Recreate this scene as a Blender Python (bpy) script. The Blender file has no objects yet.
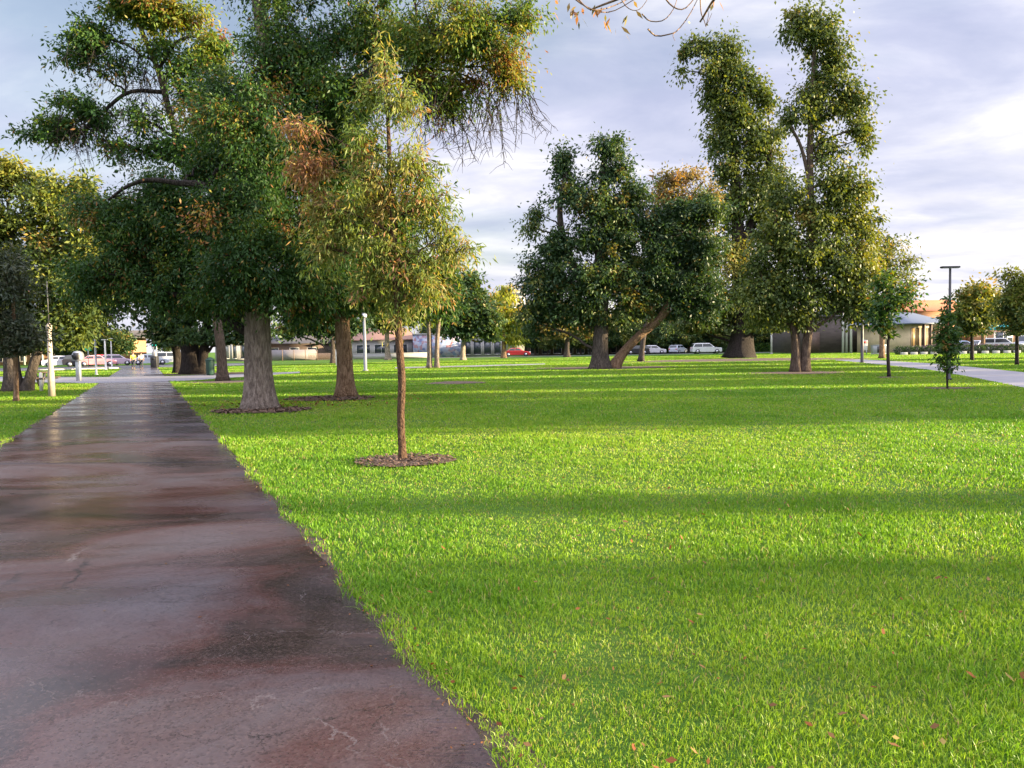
import bpy, bmesh, math, random
import numpy as np
from mathutils import Matrix, Vector

R_ = math.radians
SC = bpy.context.scene
COL = SC.collection
F = 769.0
CAMH = 1.6

# ------------------------------------------------------------------ camera
cam_d = bpy.data.cameras.new("camera")
cam = bpy.data.objects.new("camera", cam_d)
COL.objects.link(cam)
cam_d.sensor_width = 36.0
cam_d.lens = F / 1024 * 36
cam_d.clip_start = 0.1
cam_d.clip_end = 6000
CM = Matrix.Rotation(R_(90 - 2.75), 4, 'X') @ Matrix.Rotation(R_(-0.96), 4, 'Z')
cam.matrix_world = Matrix.Translation((0, 0, CAMH)) @ CM
SC.camera = cam
M3 = CM.to_3x3()


def ray(px, py):
    return M3 @ Vector(((px - 512) / F, -(py - 384) / F, -1))


def P(px, py, depth):
    """point of the place seen at a photo pixel, at a given distance ahead"""
    r = ray(px, py)
    k = depth / r.y
    return np.array((r.x * k, depth, CAMH + r.z * k))


def G(px, py):
    """point on the level ground seen at a photo pixel"""
    r = ray(px, py)
    k = -CAMH / r.z
    return np.array((r.x * k, r.y * k, 0.0))


def X(px, depth):
    return P(px, 350, depth)[0]


def Z(px, py, depth):
    return P(px, py, depth)[2]


# ------------------------------------------------------------------ objects
def tag(o, label=None, cat=None, group=None, kind=None):
    if label: o['label'] = label
    if cat: o['category'] = cat
    if group: o['group'] = group
    if kind: o['kind'] = kind
    return o


def empty(name, loc, label, cat, group=None, rz=0):
    o = bpy.data.objects.new(name, None)
    COL.objects.link(o)
    o.empty_display_size = .2
    o.location = loc
    o.rotation_euler = (0, 0, rz)
    return tag(o, label, cat, group)


def dup(root, loc, rz=0, sc=1, label=None, group=None):
    r = root.copy()
    COL.objects.link(r)
    r.location = loc
    r.rotation_euler = (0, 0, rz)
    r.scale = (sc, sc, sc)
    if label: r['label'] = label
    if group: r['group'] = group
    for ch in list(root.children):
        c = ch.copy()
        COL.objects.link(c)
        c.parent = r
        for g in list(ch.children):
            d = g.copy()
            COL.objects.link(d)
            d.parent = c
    return r


def mesh_np(name, V, Fa, mat, parent=None, attrs=None, smooth=False):
    V = np.asarray(V, dtype=np.float32)
    me = bpy.data.meshes.new(name)
    me.vertices.add(len(V))
    me.vertices.foreach_set('co', V.ravel())
    Fs = Fa if isinstance(Fa, list) and np.ndim(Fa[0]) == 2 else [Fa]
    Fs = [np.asarray(f, dtype=np.int32) for f in Fs if len(f)]
    loops = np.concatenate([f.ravel() for f in Fs])
    tot = np.concatenate([np.full(len(f), f.shape[1], dtype=np.int32) for f in Fs])
    st = np.concatenate(([0], np.cumsum(tot)[:-1])).astype(np.int32)
    me.loops.add(len(loops))
    me.loops.foreach_set('vertex_index', loops)
    me.polygons.add(len(tot))
    me.polygons.foreach_set('loop_start', st)
    me.polygons.foreach_set('loop_total', tot)
    if smooth:
        me.polygons.foreach_set('use_smooth', np.ones(len(tot), dtype=bool))
    for k, a in (attrs or {}).items():
        at = me.attributes.new(k, 'FLOAT', 'POINT')
        at.data.foreach_set('value', np.asarray(a, dtype=np.float32))
    me.update(calc_edges=True)
    me.materials.append(mat)
    o = bpy.data.objects.new(name, me)
    COL.objects.link(o)
    if parent: o.parent = parent
    return o


class MB:
    """collects shapes and links them as ONE mesh"""

    def __init__(s):
        s.v = []
        s.q = []
        s.t = []
        s.n = 0

    def add(s, V, q=(), t=()):
        V = np.asarray(V, dtype=float).reshape(-1, 3)
        s.v.append(V)
        if len(q): s.q.append(np.asarray(q, dtype=int).reshape(-1, 4) + s.n)
        if len(t): s.t.append(np.asarray(t, dtype=int).reshape(-1, 3) + s.n)
        s.n += len(V)

    def box(s, x0, x1, y0, y1, z0, z1):
        s.add([(x0, y0, z0), (x1, y0, z0), (x1, y1, z0), (x0, y1, z0), (x0, y0, z1), (x1, y0, z1), (x1, y1, z1), (x0, y1, z1)],
              [(0, 3, 2, 1), (4, 5, 6, 7), (0, 1, 5, 4), (1, 2, 6, 5), (2, 3, 7, 6), (3, 0, 4, 7)])

    def hexa(s, b, t):
        """b, t: four bottom and four top corners"""
        s.add(list(b) + list(t), [(0, 3, 2, 1), (4, 5, 6, 7), (0, 1, 5, 4), (1, 2, 6, 5), (2, 3, 7, 6), (3, 0, 4, 7)])

    def tube(s, pts, rad, sides=8, cap=True, wob=None):
        pts = np.asarray(pts, dtype=float)
        rad = np.asarray(rad, dtype=float)
        n = len(pts)
        tan = np.gradient(pts, axis=0)
        tan /= np.linalg.norm(tan, axis=1)[:, None] + 1e-9
        ref = np.array((0., 1., 0.)) if abs(tan[0][1]) < .8 else np.array((1., 0., 0.))
        u = np.cross(tan, ref)
        u /= np.linalg.norm(u, axis=1)[:, None] + 1e-9
        w = np.cross(tan, u)
        a = np.linspace(0, 2 * np.pi, sides, endpoint=False)
        rr = rad[:, None] * np.ones(sides)[None]
        if wob is not None: rr = rr * wob(np.arange(n)[:, None], a[None])
        V = pts[:, None, :] + rr[:, :, None] * (np.cos(a)[None, :, None] * u[:, None, :] + np.sin(a)[None, :, None] * w[:, None, :])
        i = np.arange(n - 1)[:, None] * sides
        j = np.arange(sides)[None]
        k = (j + 1) % sides
        q = np.stack([i + j, i + k, i + sides + k, i + sides + j], -1).reshape(-1, 4)
        V = V.reshape(-1, 3)
        t = []
        if cap:
            V = np.concatenate([V, pts[:1], pts[-1:]])
            for jj in range(sides):
                t.append((n * sides, (jj + 1) % sides, jj))
                t.append((n * sides + 1, (n - 1) * sides + jj, (n - 1) * sides + (jj + 1) % sides))
        s.add(V, q, t)

    def cyl(s, p0, p1, r, sides=12):
        s.tube([p0, p1], [r, r], sides)

    def ball(s, c, r, nu=12, nv=8):
        r = np.ones(3) * r
        th = np.linspace(0, np.pi, nv + 1)
        ph = np.linspace(0, 2 * np.pi, nu, endpoint=False)
        V = np.array([[np.sin(t) * np.cos(p), np.sin(t) * np.sin(p), np.cos(t)] for t in th for p in ph]) * r + np.asarray(c)
        q = [(i * nu + j, (i + 1) * nu + j, (i + 1) * nu + (j + 1) % nu, i * nu + (j + 1) % nu) for i in range(nv) for j in range(nu)]
        s.add(V, q)

    def build(s, name, mat, parent=None, smooth=False, bevel=0):
        V = np.concatenate(s.v)
        fs = []
        if s.q: fs.append(np.concatenate(s.q))
        if s.t: fs.append(np.concatenate(s.t))
        o = mesh_np(name, V, fs, mat, parent, smooth=smooth)
        if bevel:
            m = o.modifiers.new('bevel', 'BEVEL')
            m.width = bevel
            m.segments = 2
            m.limit_method = 'ANGLE'
        return o


# ------------------------------------------------------------------ materials
class NT:
    def __init__(s, name):
        s.m = bpy.data.materials.new(name)
        s.m.use_nodes = True
        s.t = s.m.node_tree
        s.p = s.t.nodes['Principled BSDF']
        s.out = s.t.nodes['Material Output']

    def n(s, typ, **kw):
        nd = s.t.nodes.new(typ)
        for k, v in kw.items():
            if k.startswith('i_'):
                nd.inputs[k[2:].replace('_', ' ')].default_value = v
            else:
                setattr(nd, k, v)
        return nd

    def l(s, a, b):
        s.t.links.new(a, b)

    def ramp(s, fac, stops):
        r = s.n('ShaderNodeValToRGB')
        e = r.color_ramp.elements
        while len(e) < len(stops): e.new(.5)
        for x, (p, c) in zip(e, stops):
            x.position = p
            x.color = (*c, 1) if len(c) == 3 else c
        s.l(fac, r.inputs[0])
        return r.outputs[0]

    def noise(s, scale, detail=4, vec=None, rough=.55, dist=0):
        nd = s.n('ShaderNodeTexNoise')
        nd.inputs['Scale'].default_value = scale
        nd.inputs['Detail'].default_value = detail
        nd.inputs['Roughness'].default_value = rough
        nd.inputs['Distortion'].default_value = dist
        if vec is not None: s.l(vec, nd.inputs['Vector'])
        return nd.outputs['Fac']

    def mapv(s, scale=(1, 1, 1), rot=(0, 0, 0), coord='Object'):
        tc = s.n('ShaderNodeTexCoord')
        mp = s.n('ShaderNodeMapping')
        mp.inputs['Scale'].default_value = scale
        mp.inputs['Rotation'].default_value = rot
        s.l(tc.outputs[coord], mp.inputs['Vector'])
        return mp.outputs[0]

    def math(s, op, a, b=None, c=None):
        nd = s.n('ShaderNodeMath', operation=op)
        for i, x in enumerate((a, b, c)):
            if x is None: continue
            if isinstance(x, (int, float)): nd.inputs[i].default_value = x
            else: s.l(x, nd.inputs[i])
        return nd.outputs[0]

    def mix(s, f, a, b, mode='MIX'):
        nd = s.n('ShaderNodeMix', data_type='RGBA', blend_type=mode)
        for i, x in ((0, f), (6, a), (7, b)):
            if isinstance(x, (int, float)): nd.inputs[i].default_value = x
            elif isinstance(x, tuple): nd.inputs[i].default_value = (*x, 1)
            else: s.l(x, nd.inputs[i])
        return nd.outputs[2]

    def bump(s, h, strength=.3, dist=.02):
        b = s.n('ShaderNodeBump')
        b.inputs['Strength'].default_value = strength
        b.inputs['Distance'].default_value = dist
        s.l(h, b.inputs['Height'])
        s.l(b.outputs[0], s.p.inputs['Normal'])


def plain(name, c, rough=.6, var=.18, scale=3, metal=0, spec=.4, bump=0):
    t = NT(name)
    f = t.noise(scale, 5, t.mapv())
    lo = tuple(x * (1 - var) for x in c)
    hi = tuple(min(1, x * (1 + var)) for x in c)
    t.l(t.ramp(f, [(.3, lo), (.7, hi)]), t.p.inputs['Base Color'])
    t.p.inputs['Roughness'].default_value = rough
    t.p.inputs['Metallic'].default_value = metal
    t.p.inputs['Specular IOR Level'].default_value = spec
    if bump: t.bump(t.noise(scale * 8, 4, t.mapv()), bump, .02)
    return t.m


def bark(name, dark, light, scale=1.0, warm=None):
    t = NT(name)
    v = t.mapv((9 * scale, 9 * scale, 2.2 * scale))
    a = t.noise(1.6, 8, v, .65, .6)
    b = t.noise(.9 * scale, 4, t.mapv())
    c = t.ramp(a, [(.28, tuple(x * .45 for x in dark)), (.45, dark), (.62, light), (.8, tuple(min(1, x * 1.3) for x in light))])
    c = t.mix(t.math('MULTIPLY', b, .55), c, warm or tuple(x * .8 for x in dark))
    t.l(c, t.p.inputs['Base Color'])
    t.p.inputs['Roughness'].default_value = .9
    t.p.inputs['Specular IOR Level'].default_value = .15
    vo = t.n('ShaderNodeTexVoronoi', feature='DISTANCE_TO_EDGE')
    vo.inputs['Scale'].default_value = 2.2
    t.l(v, vo.inputs['Vector'])
    h = t.math('ADD', a, t.math('MULTIPLY', t.math('MINIMUM', vo.outputs['Distance'], .25), 2.0))
    t.bump(h, .9, .05)
    return t.m


def leafmat(name, stops, trans=.42, tcol=(1.35, 1.2, .45), rough=.5):
    t = NT(name)
    at = t.n('ShaderNodeAttribute', attribute_name='tint')
    c = t.ramp(at.outputs['Fac'], stops)
    t.l(c, t.p.inputs['Base Color'])
    t.p.inputs['Roughness'].default_value = rough
    t.p.inputs['Specular IOR Level'].default_value = .25
    tr = t.n('ShaderNodeBsdfTranslucent')
    tc = t.mix(1.0, c, tcol, 'MULTIPLY')
    t.l(tc, tr.inputs['Color'])
    mx = t.n('ShaderNodeMixShader')
    mx.inputs[0].default_value = trans
    t.l(t.p.outputs[0], mx.inputs[1])
    t.l(tr.outputs[0], mx.inputs[2])
    t.l(mx.outputs[0], t.out.inputs['Surface'])
    return t.m


PI = math.pi
M = {}
M['bark_grey'] = bark('bark_grey', (.15, .12, .10), (.30, .25, .21))
M['bark_dark'] = bark('bark_dark', (.055, .045, .038), (.12, .10, .085))
M['bark_brown'] = bark('bark_brown', (.16, .10, .06), (.34, .23, .15), 1.0)
M['bark_sapling'] = bark('bark_sapling', (.09, .052, .034), (.21, .13, .08), 3.0)
M['bark_pale'] = bark('bark_pale', (.22, .18, .14), (.42, .36, .30), 1.0)
M['leaf_ash'] = leafmat('leaf_ash', [(0, (.016, .044, .014)), (.4, (.033, .085, .020)), (.62, (.10, .165, .025)), (.8, (.21, .20, .03)), (.92, (.22, .12, .04)), (1, (.17, .07, .03))])
M['leaf_gold'] = leafmat('leaf_gold', [(0, (.06, .11, .022)), (.4, (.13, .19, .04)), (.65, (.25, .255, .075)), (.85, (.30, .19, .09)), (1, (.25, .12, .075))], .5)
M['leaf_dark'] = leafmat('leaf_dark', [(0, (.014, .034, .016)), (.45, (.032, .070, .025)), (.65, (.07, .115, .025)), (.85, (.14, .15, .03)), (1, (.17, .11, .03))], .3)
M['leaf_olive'] = leafmat('leaf_olive', [(0, (.025, .05, .018)), (.4, (.06, .095, .022)), (.62, (.125, .155, .025)), (.82, (.21, .20, .035)), (1, (.25, .17, .05))], .35)
M['leaf_yellow'] = leafmat('leaf_yellow', [(0, (.10, .15, .02)), (.5, (.24, .28, .03)), (.8, (.36, .30, .05)), (1, (.38, .20, .05))], .5)
M['leaf_grey'] = leafmat('leaf_grey', [(0, (.03, .045, .03)), (.5, (.06, .08, .05)), (1, (.11, .10, .06))], .3)
M['leaf_rust'] = leafmat('leaf_rust', [(0, (.09, .10, .03)), (.4, (.16, .14, .05)), (.7, (.23, .15, .06)), (1, (.27, .12, .06))], .45)

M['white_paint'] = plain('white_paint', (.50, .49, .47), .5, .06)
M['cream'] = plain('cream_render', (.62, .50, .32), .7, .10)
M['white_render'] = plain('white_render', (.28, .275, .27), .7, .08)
M['concrete_pole'] = plain('pale_concrete', (.40, .345, .28), .8, .12, 8)
M['grey_steel'] = plain('grey_steel', (.34, .36, .38), .4, .08, 4, .6)
M['pole_grey'] = plain('painted_grey_pole', (.17, .18, .20), .5, .08)
M['dark_steel'] = plain('dark_steel', (.045, .045, .05), .45, .1)
M['black'] = plain('black_plastic', (.02, .02, .022), .45, .1)
M['rubber'] = plain('rubber', (.018, .018, .018), .8, .1)
M['green_paint'] = plain('green_paint', (.015, .05, .035), .5, .1)
M['sign_green'] = plain('sign_green', (.01, .33, .14), .4, .05)
M['teal'] = plain('teal_fabric', (.01, .28, .30), .6, .08)
M['red_sign'] = plain('red_paint', (.50, .05, .05), .5, .1)
M['roof_blue'] = plain('blue_grey_steel_roof', (.10, .125, .17), .5, .08)
M['tile'] = plain('terracotta_tile', (.33, .12, .055), .8, .2, 6)
M['roof_tan'] = plain('tan_roof', (.25, .14, .10), .8, .15)
M['roof_dark'] = plain('dark_roof', (.06, .055, .055), .7, .15)
M['timber'] = plain('weathered_timber', (.17, .12, .09), .85, .25, 6)
M['bench_wood'] = plain('bench_timber', (.09, .06, .045), .7, .2, 6)
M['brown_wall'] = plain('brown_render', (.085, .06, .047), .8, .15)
M['stone'] = plain('white_kerb_stone', (.38, .37, .345), .8, .1)


def brick(name, a, b, mortar, sc=1.0):
    t = NT(name)
    bt = t.n('ShaderNodeTexBrick')
    bt.inputs['Color1'].default_value = (*a, 1)
    bt.inputs['Color2'].default_value = (*b, 1)
    bt.inputs['Mortar'].default_value = (*mortar, 1)
    bt.inputs['Scale'].default_value = 1
    bt.inputs['Brick Width'].default_value = .46 * sc
    bt.inputs['Row Height'].default_value = .17 * sc
    bt.inputs['Mortar Size'].default_value = .02
    tc = t.n('ShaderNodeTexCoord')
    sx = t.n('ShaderNodeSeparateXYZ')
    cx = t.n('ShaderNodeCombineXYZ')
    t.l(tc.outputs['Object'], sx.inputs[0])
    t.l(t.math('ADD', sx.outputs[0], sx.outputs[1]), cx.inputs[0])
    t.l(sx.outputs[2], cx.inputs[1])
    t.l(cx.outputs[0], bt.inputs['Vector'])
    t.l(t.mix(.35, bt.outputs['Color'], t.ramp(t.noise(.8, 4), [(.3, tuple(x * .6 for x in a)), (.7, b)])), t.p.inputs['Base Color'])
    t.p.inputs['Roughness'].default_value = .85
    return t.m


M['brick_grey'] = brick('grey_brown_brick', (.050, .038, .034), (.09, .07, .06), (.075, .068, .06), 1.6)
M['brick_orange'] = brick('orange_brick', (.42, .20, .10), (.52, .27, .14), (.4, .3, .2), 1.3)


def corrugated(name, c):
    t = NT(name)
    w = t.n('ShaderNodeTexWave')
    w.inputs['Scale'].default_value = 3
    t.l(t.mapv(), w.inputs['Vector'])
    f = t.noise(1.2, 4, t.mapv())
    t.l(t.mix(f, tuple(x * .65 for x in c), c), t.p.inputs['Base Color'])
    t.p.inputs['Roughness'].default_value = .6
    t.bump(w.outputs['Fac'], .6, .03)
    return t.m


M['fence_grey'] = corrugated('corrugated_fence', (.22, .20, .20))


def mural():
    t = NT('mural_paint')
    v = t.mapv((2.4, 2.4, 2.6))
    vo = t.n('ShaderNodeTexVoronoi')
    vo.inputs['Scale'].default_value = .9
    t.l(v, vo.inputs['Vector'])
    hs = t.n('ShaderNodeSeparateColor')
    t.l(vo.outputs['Color'], hs.inputs[0])
    c = t.ramp(hs.outputs[0], [(0, (.34, .36, .42)), (.3, (.15, .22, .36)), (.5, (.32, .34, .42)), (.65, (.28, .14, .14)), (.8, (.10, .14, .26)), (1, (.4, .4, .42))])
    t.l(c, t.p.inputs['Base Color'])
    t.p.inputs['Roughness'].default_value = .7
    return t.m


M['mural'] = mural()
M['bark_twin'] = bark('bark_twin', (.075, .055, .042), (.17, .125, .095))
M['bark_black'] = bark('bark_black', (.022, .018, .016), (.055, .045, .04))


def glassm(name, c=(.02, .025, .03), rough=.08):
    t = NT(name)
    f = t.noise(.6, 3, t.mapv())
    t.l(t.ramp(f, [(.3, c), (.7, tuple(x * 2.2 for x in c))]), t.p.inputs['Base Color'])
    t.p.inputs['Roughness'].default_value = rough
    t.p.inputs['Specular IOR Level'].default_value = .6
    return t.m


M['glass'] = glassm('dark_glass')
M['sunrise_glass'] = glassm('sunrise_tinted_glazing', (.30, .20, .08), .3)  # sunrise reflection put into the pane colour


def carpaint(name, c):
    t = NT(name)
    f = t.noise(2, 3, t.mapv())
    t.l(t.ramp(f, [(.3, tuple(x * .93 for x in c)), (.7, c)]), t.p.inputs['Base Color'])
    t.p.inputs['Roughness'].default_value = .3
    t.p.inputs['Coat Weight'].default_value = .6
    t.p.inputs['Coat Roughness'].default_value = .06
    return t.m


CP = {k: carpaint('car_paint_' + k, c) for k, c in dict(white=(.55, .56, .58), silver=(.42, .46, .52), red=(.50, .03, .03), lilac=(.46, .36, .44), black=(.02, .02, .025), blue=(.30, .40, .52), pink=(.55, .25, .27)).items()}
M['lamp_red'] = plain('tail_lens', (.35, .02, .02), .25, .05)
M['lamp_clear'] = plain('headlight_lens', (.6, .62, .65), .15, .05)
M['rim'] = plain('alloy_rim', (.4, .4, .42), .35, .1, 3, .7)

# ------------------------------------------------------------------ world and sun
SUN_EL, SUN_AZ = 7.5, 93.0      # azimuth clockwise from straight ahead: low, from the right
w = bpy.data.worlds.new("World")
SC.world = w
w.use_nodes = True
wt = NT.__new__(NT)
wt.t = w.node_tree
bg = w.node_tree.nodes['Background']
SKY_S = 0.12
bg.inputs['Strength'].default_value = SKY_S * .5
sky = wt.n('ShaderNodeTexSky')
sky.sky_type = 'NISHITA'
sky.sun_disc = False
sky.sun_elevation = R_(SUN_EL)
sky.sun_rotation = R_(SUN_AZ)
tc = wt.n('ShaderNodeTexCoord')
sep = wt.n('ShaderNodeSeparateXYZ')
wt.l(tc.outputs['Generated'], sep.inputs[0])
zz = wt.math('MAXIMUM', sep.outputs[2], 0.0)
den = wt.math('ADD', zz, .14)
cmb = wt.n('ShaderNodeCombineXYZ')
wt.l(wt.math('DIVIDE', sep.outputs[0], den), cmb.inputs[0])
wt.l(wt.math('DIVIDE', sep.outputs[1], den), cmb.inputs[1])
mp = wt.n('ShaderNodeMapping')
mp.inputs['Rotation'].default_value = (0, 0, R_(12))
mp.inputs['Scale'].default_value = (.85, 1.25, 1)
mp.inputs['Location'].default_value = (3.1, 1.7, 0)
wt.l(cmb.outputs[0], mp.inputs['Vector'])
n1 = wt.noise(1.5, 8, mp.outputs[0], .56, .35)
n2 = wt.noise(.45, 4, mp.outputs[0], .5, .3)
k = .545 / SKY_S
# cloud: shaded lavender body to pale lit streaks
cl = wt.ramp(n1, [(.36, (.38 * k, .41 * k, .57 * k)), (.48, (.47 * k, .49 * k, .64 * k)), (.58, (.60 * k, .605 * k, .72 * k)), (.70, (.84 * k, .82 * k, .84 * k))])
wt_sky = wt.mix(1.0, sky.outputs[0], (.82, .85, .88), 'MULTIPLY')
cov = wt.ramp(n2, [(.36, (.40,) * 3), (.50, (.95,) * 3)])
skc = wt.mix(cov, wt_sky, cl)
# paler towards the horizon
hz = wt.ramp(zz, [(0.0, (.85,) * 3), (.10, (.55,) * 3), (.22, (.12,) * 3), (.34, (0,) * 3)])
n3 = wt.ramp(wt.noise(2.0, 5, mp.outputs[0], .5, .3), [(.38, (.25,) * 3), (.62, (1,) * 3)])
hz = wt.mix(1.0, hz, n3, 'MULTIPLY')
hz = wt.mix(1.0, hz, wt.ramp(wt.math('MULTIPLY_ADD', sep.outputs[0], .5, .5), [(.30, (.45,) * 3), (.70, (1.0,) * 3)]), 'MULTIPLY')
skc = wt.mix(hz, skc, (1.02 * k, .96 * k, .89 * k))
# sky brightened overhead and behind the camera, out of view, for more fill light
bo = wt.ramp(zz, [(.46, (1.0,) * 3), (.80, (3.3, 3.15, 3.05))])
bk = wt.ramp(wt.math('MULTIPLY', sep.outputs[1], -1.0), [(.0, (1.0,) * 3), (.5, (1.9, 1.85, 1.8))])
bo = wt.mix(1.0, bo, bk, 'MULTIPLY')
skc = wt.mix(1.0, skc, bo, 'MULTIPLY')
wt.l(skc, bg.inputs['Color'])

sd = bpy.data.lights.new('sun', 'SUN')
sd.energy = 5.0
sd.color = (1.0, .80, .50)
sd.angle = R_(.6)
so = bpy.data.objects.new('sun', sd)
COL.objects.link(so)
sv = Vector((math.sin(R_(SUN_AZ)) * math.cos(R_(SUN_EL)), math.cos(R_(SUN_AZ)) * math.cos(R_(SUN_EL)), math.sin(R_(SUN_EL))))
so.rotation_euler = sv.to_track_quat('Z', 'Y').to_euler()
so.location = sv * 200
SC.view_settings.view_transform = 'Standard'
SC.view_settings.look = 'None'
SC.view_settings.exposure = 2.42
SC.view_settings.gamma = 1
SC.view_settings.use_curve_mapping = False
SC.cycles.max_bounces = 6
SC.cycles.diffuse_bounces = 3
SC.cycles.transmission_bounces = 3
SC.cycles.glossy_bounces = 2
SC.cycles.use_denoising = True
SC.cycles.caustics_reflective = False
SC.cycles.caustics_refractive = False

# ------------------------------------------------------------------ ground
PR0, PR1 = G(500, 768), G(170, 382)
PL0, PL1 = G(0, 447.5), G(84, 392.7)
pdir = (PR1 - PR0)[:2]
pdir /= np.linalg.norm(pdir)
pn = np.array((pdir[1], -pdir[0]))             # to the right of the path
oR = PR0[:2] @ pn
oL = PL0[:2] @ pn
PATH_END = 92.0
RC_UP = [G(1100, 380), G(1024, 372.5), G(975, 367.5), G(930, 363.5), G(880, 360.5), G(835, 358.2)]
RC_LO = [G(1100, 404), G(1024, 388), G(975, 378), G(930, 370), G(880, 364.6), G(835, 360.4)]
RC_POLY = np.array([p[:2] for p in RC_UP] + [p[:2] for p in RC_LO[::-1]])


def in_poly(x, y, poly):
    ins = np.zeros(len(x), bool)
    n = len(poly)
    for i in range(n):
        x0, y0 = poly[i]
        x1, y1 = poly[(i + 1) % n]
        c = ((y0 > y) != (y1 > y)) & (x < (x1 - x0) * (y - y0) / (y1 - y0 + 1e-12) + x0)
        ins ^= c
    return ins


def lawn_material():
    t = NT('lawn_soil_and_turf')
    v = t.mapv()
    a = t.noise(.18, 5, v)
    b = t.noise(2.2, 6, v)
    c = t.noise(45, 3, v)
    col = t.ramp(a, [(.3, (.06, .15, .018)), (.5, (.08, .18, .02)), (.7, (.11, .20, .024))])
    col = t.mix(t.ramp(b, [(.45, (0,) * 3), (.75, (.55,) * 3)]), col, (.11, .15, .035))
    col = t.mix(t.ramp(c, [(.35, (.35,) * 3), (.6, (0,) * 3)]), col, (.05, .07, .018))
    t.l(col, t.p.inputs['Base Color'])
    t.p.inputs['Roughness'].default_value = .9
    t.p.inputs['Specular IOR Level'].default_value = .1
    t.bump(c, 1.0, .06)
    return t.m


def asphalt_path():
    t = NT('wet_red_asphalt')
    v = t.mapv()
    along_rot = math.atan2(pdir[0], pdir[1])
    va = t.mapv((1, 1, 1), (0, 0, along_rot))                   # y runs along the path
    vs = t.mapv((1.0, .28, 1), (0, 0, along_rot))
    big = t.noise(.62, 7, t.mapv((.5, 1, 1)), .6, .9)
    st = t.noise(.8, 5, t.mapv((.3, 1.15, 1)), .55, .5)         # damp bands lying across the path
    worn = t.noise(.45, 4, vs, .5, .3)                          # worn, paler wheel lines along it
    fine = t.noise(170, 3, v)
    agg = t.n('ShaderNodeTexVoronoi')
    agg.inputs['Scale'].default_value = 85
    t.l(v, agg.inputs['Vector'])
    col = t.ramp(big, [(.33, (.015, .011, .012)), (.43, (.030, .019, .019)), (.50, (.060, .028, .026)), (.56, (.068, .044, .045)), (.66, (.068, .057, .063))])
    col = t.mix(t.ramp(worn, [(.42, (0,) * 3), (.60, (.75,) * 3)]), col, (.090, .077, .088))
    hs = t.n('ShaderNodeSeparateColor')
    t.l(agg.outputs['Color'], hs.inputs[0])
    col = t.mix(t.ramp(hs.outputs[0], [(.55, (0,) * 3), (1.0, (.32,) * 3)]), col, (.12, .085, .08))
    col = t.mix(t.ramp(hs.outputs[1], [(.6, (0,) * 3), (1.0, (.4,) * 3)]), col, (.008, .006, .006))

    def cracks(scale, width, amt, seed, lo, hi):
        dn = t.n('ShaderNodeTexNoise')
        dn.inputs['Scale'].default_value = 2.6
        dn.inputs['Detail'].default_value = 9
        dn.inputs['Roughness'].default_value = .68
        t.l(vs if seed == 2 else v, dn.inputs['Vector'])
        wv = t.n('ShaderNodeVectorMath', operation='MULTIPLY_ADD')
        t.l(dn.outputs['Color'], wv.inputs[0])
        wv.inputs[1].default_value = (amt, amt, 0)
        t.l(vs if seed == 2 else v, wv.inputs[2])
        vo = t.n('ShaderNodeTexVoronoi', feature='DISTANCE_TO_EDGE')
        vo.inputs['Scale'].default_value = scale
        t.l(wv.outputs[0], vo.inputs['Vector'])
        c = t.ramp(vo.outputs['Distance'], [(0, (1,) * 3), (width * .5, (.8,) * 3), (width, (0,) * 3)])
        m = t.ramp(t.noise(.9 + seed * .3, 4, v, .6), [(lo, (0,) * 3), (hi, (1,) * 3)])
        return t.mix(1.0, c, m, 'MULTIPLY')
    c1 = cracks(1.1, .0042, .55, 1, .46, .56)
    c2 = cracks(1.0, .0026, .6, 3, .46, .56)
    col = t.mix(c1, col, (.010, .008, .008))
    col = t.mix(c2, col, (.125, .105, .105))
    t.l(col, t.p.inputs['Base Color'])
    r = t.ramp(t.math('ADD', t.math('MULTIPLY', st, .6), t.math('MULTIPLY', big, .4)), [(.40, (.12,) * 3), (.49, (.23,) * 3), (.58, (.40,) * 3)])
    t.l(r, t.p.inputs['Roughness'])
    t.p.inputs['Specular IOR Level'].default_value = .5
    h = t.math('ADD', t.math('ADD', fine, t.math('MULTIPLY', agg.outputs['Distance'], .8)), t.math('MULTIPLY', t.noise(14, 4, v), .5))
    h = t.math('SUBTRACT', h, t.math('ADD', c1, c2))
    t.bump(h, .10, .005)
    return t.m


def road_mat():
    t = NT('grey_asphalt_road')
    v = t.mapv()
    t.l(t.ramp(t.noise(.3, 6, v), [(.3, (.045, .045, .048)), (.7, (.075, .073, .075))]), t.p.inputs['Base Color'])
    t.p.inputs['Roughness'].default_value = .6
    t.bump(t.noise(60, 3, v), .2, .01)
    return t.m


M['lawn'] = lawn_material()
M['path'] = asphalt_path()
M['road'] = road_mat()
M['concrete'] = plain('pale_concrete_path', (.23, .22, .23), .65, .12, 1.5, bump=.1)
M['litter'] = plain('bark_mulch', (.095, .065, .045), .95, .4, 9, bump=.6)
M['soil'] = plain('path_edge_soil', (.06, .042, .03), .95, .4, 9, bump=.6)


def sheet(name, poly, z, mat, kind='structure', parent=None):
    V = [(p[0], p[1], z) for p in poly]
    me = bpy.data.meshes.new(name)
    me.from_pydata(V, [], [list(range(len(V)))])
    me.update()
    if me.polygons[0].normal.z < 0: me.flip_normals()
    me.materials.append(mat)
    o = bpy.data.objects.new(name, me)
    COL.objects.link(o)
    if kind: o['kind'] = kind
    return o


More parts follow.
